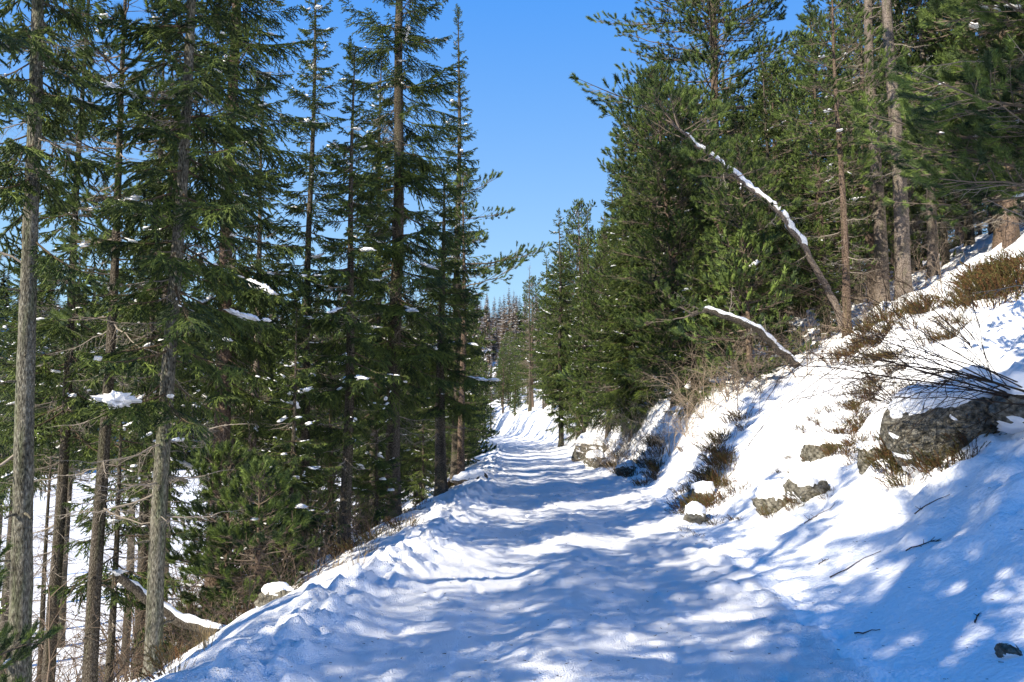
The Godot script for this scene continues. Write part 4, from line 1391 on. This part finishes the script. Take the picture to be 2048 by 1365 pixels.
	var b1 := mesh_of(bush_shape(860, 12, 1.7, 0.9, pale, 0.03, 2, Vector3(-0.3, 0, 0)), M.wood)
	var b2 := mesh_of(bush_shape(861, 7, 1.0, 1.0, lin(0.27, 0.21, 0.16), 0.02, 2), M.wood)
	var b3 := mesh_of(bush_shape(862, 7, 0.8, 1.1, lin(0.16, 0.12, 0.09), 0.02, 2), M.wood)
	rng.seed = 311
	for q in [[4.1, 18.5], [3.8, 19.0], [3.5, 20.0], [3.3, 21.6], [4.4, 18.0], [3.1, 23.6], [4.8, 17.4], [3.0, 26.0]]:
		top("bare_brush", b1, "pale bare brush sprawling over the bank right of the path", "bush", Vector3(q[0], gy(q[0], q[1]) - 0.05, -q[1]), rnd(0, TAU), "pale bare brush on the right bank")
	for q in [[5.2, 16.4], [5.9, 16.0], [6.5, 17.0], [4.9, 17.8], [7.3, 16.6], [8.2, 16.8], [9.0, 16.4], [5.6, 18.6], [4.6, 16.2], [6.6, 17.9], [4.0, 17.2], [8.0, 16.8]]:
		top("bare_brush", b2, "thin brown brush at the feet of the trees on the right", "bush", Vector3(q[0], gy(q[0], q[1]) - 0.05, -q[1]), rnd(0, TAU), "brown brush under the right trees")
	for i in 26:
		var D := rnd(7.5, 15.0)
		var x := path_c(D) + edge_at(D) - rnd(0.8, 3.5)
		top("bare_brush", b3, "low dark brush on the bank below the left brink", "bush", Vector3(x, gy(x, D) - 0.05, -D), rnd(0, TAU), "dark brush on the lake bank")
	for i in 30:
		var D := rnd(8.5, 17.0)
		var x := path_c(D) + edge_at(D) - rnd(1.8, 6.5)
		var o := top("bare_brush", b3, "tall dark brush among the trunks above the frozen lake", "bush", Vector3(x, gy(x, D) - 0.05, -D), rnd(0, TAU), "tall dark brush above the lake")
		o.scale = Vector3.ONE * rnd(1.3, 2.4)
	var dark := lin(0.05, 0.036, 0.027)
	top("overhanging_bush", mesh_of(bush_shape(870, 16, 2.6, 0.45, dark, 0.04, 2, Vector3(-1.9, -0.2, -0.3)), M.wood), "dark bare bush whose long twigs reach in from the right edge over the snow", "bush", Vector3(5.3, gy(5.3, 7.4), -7.4))
	top("overhanging_bush", mesh_of(bush_shape(871, 4, 1.1, 0.4, dark, 0.02, 1, Vector3(-1.2, 0.1, 0)), M.wood), "few dark twigs leaning left above the big boulder", "bush", Vector3(4.6, gy(4.6, 8.9) + 0.25, -8.9))

	top("overhanging_bush", mesh_of(bush_shape(872, 6, 1.6, 0.6, dark, 0.03, 2, Vector3(-1.0, 0.1, 0)), M.wood), "dark bare bush on the open bank below the rusty crest heather", "bush", Vector3(6.6, gy(6.6, 11.2), -11.2))
	stick("long thin stick lying level on the shaded snow", 3.04, 7.2, 0.5, 0.15, 0, 1)
	stick("short straight stick on the snow nearest the viewer", 2.49, 5.75, 0.17, -0.3, 0, 2)
	stick("twiggy dark sprig half sunk in the snow right of the long stick", 3.45, 6.8, 0.28, -0.4, 5, 3)
	stick("tiny forked twig above the long thin stick", 2.95, 7.7, 0.12, 0.3, 3, 4)
	stick("crooked twig on the bank below the big boulder", 3.9, 7.5, 0.3, -0.5, 3, 5)
	stick("straight twig with a few needles below the pair of stones", 3.5, 9.2, 0.4, 0.2, 4, 6)
	stick("dark twig at the right edge of the snow near the little stone", 2.95, 5.2, 0.15, 0.9, 2, 7)

	# needles and bark crumbs scattered on the trodden snow
	rng.seed = 320
	var crumb := Shape.new()
	crumb.twig(Vector3(-0.5, 0, 0), Vector3(0.5, 0.1, 0.1), 0.12, 0.06, lin(0.09, 0.065, 0.045))
	var mm := MultiMesh.new()
	mm.transform_format = MultiMesh.TRANSFORM_3D
	mm.mesh = mesh_of(crumb, M.wood)
	mm.instance_count = 2600
	for i in 2600:
		var D := 4.2 + 16.0 * pow(rng.randf(), 1.6)
		var x := path_c(D) + rnd(-2.3, 4.4)
		var k := 0.006 + 0.022 * pow(rng.randf(), 3.0)
		mm.set_instance_transform(i, Transform3D(Basis(Vector3.UP, rnd(0, TAU)).scaled(Vector3.ONE * k), Vector3(x, ground(x, -D) + 0.004, -D)))
	var litter := MultiMeshInstance3D.new()
	litter.multimesh = mm
	litter.name = "needle_litter"
	add_child(litter)
	tag(litter, "fine needle litter and bark crumbs scattered over the trodden snow", "litter", "", "stuff")
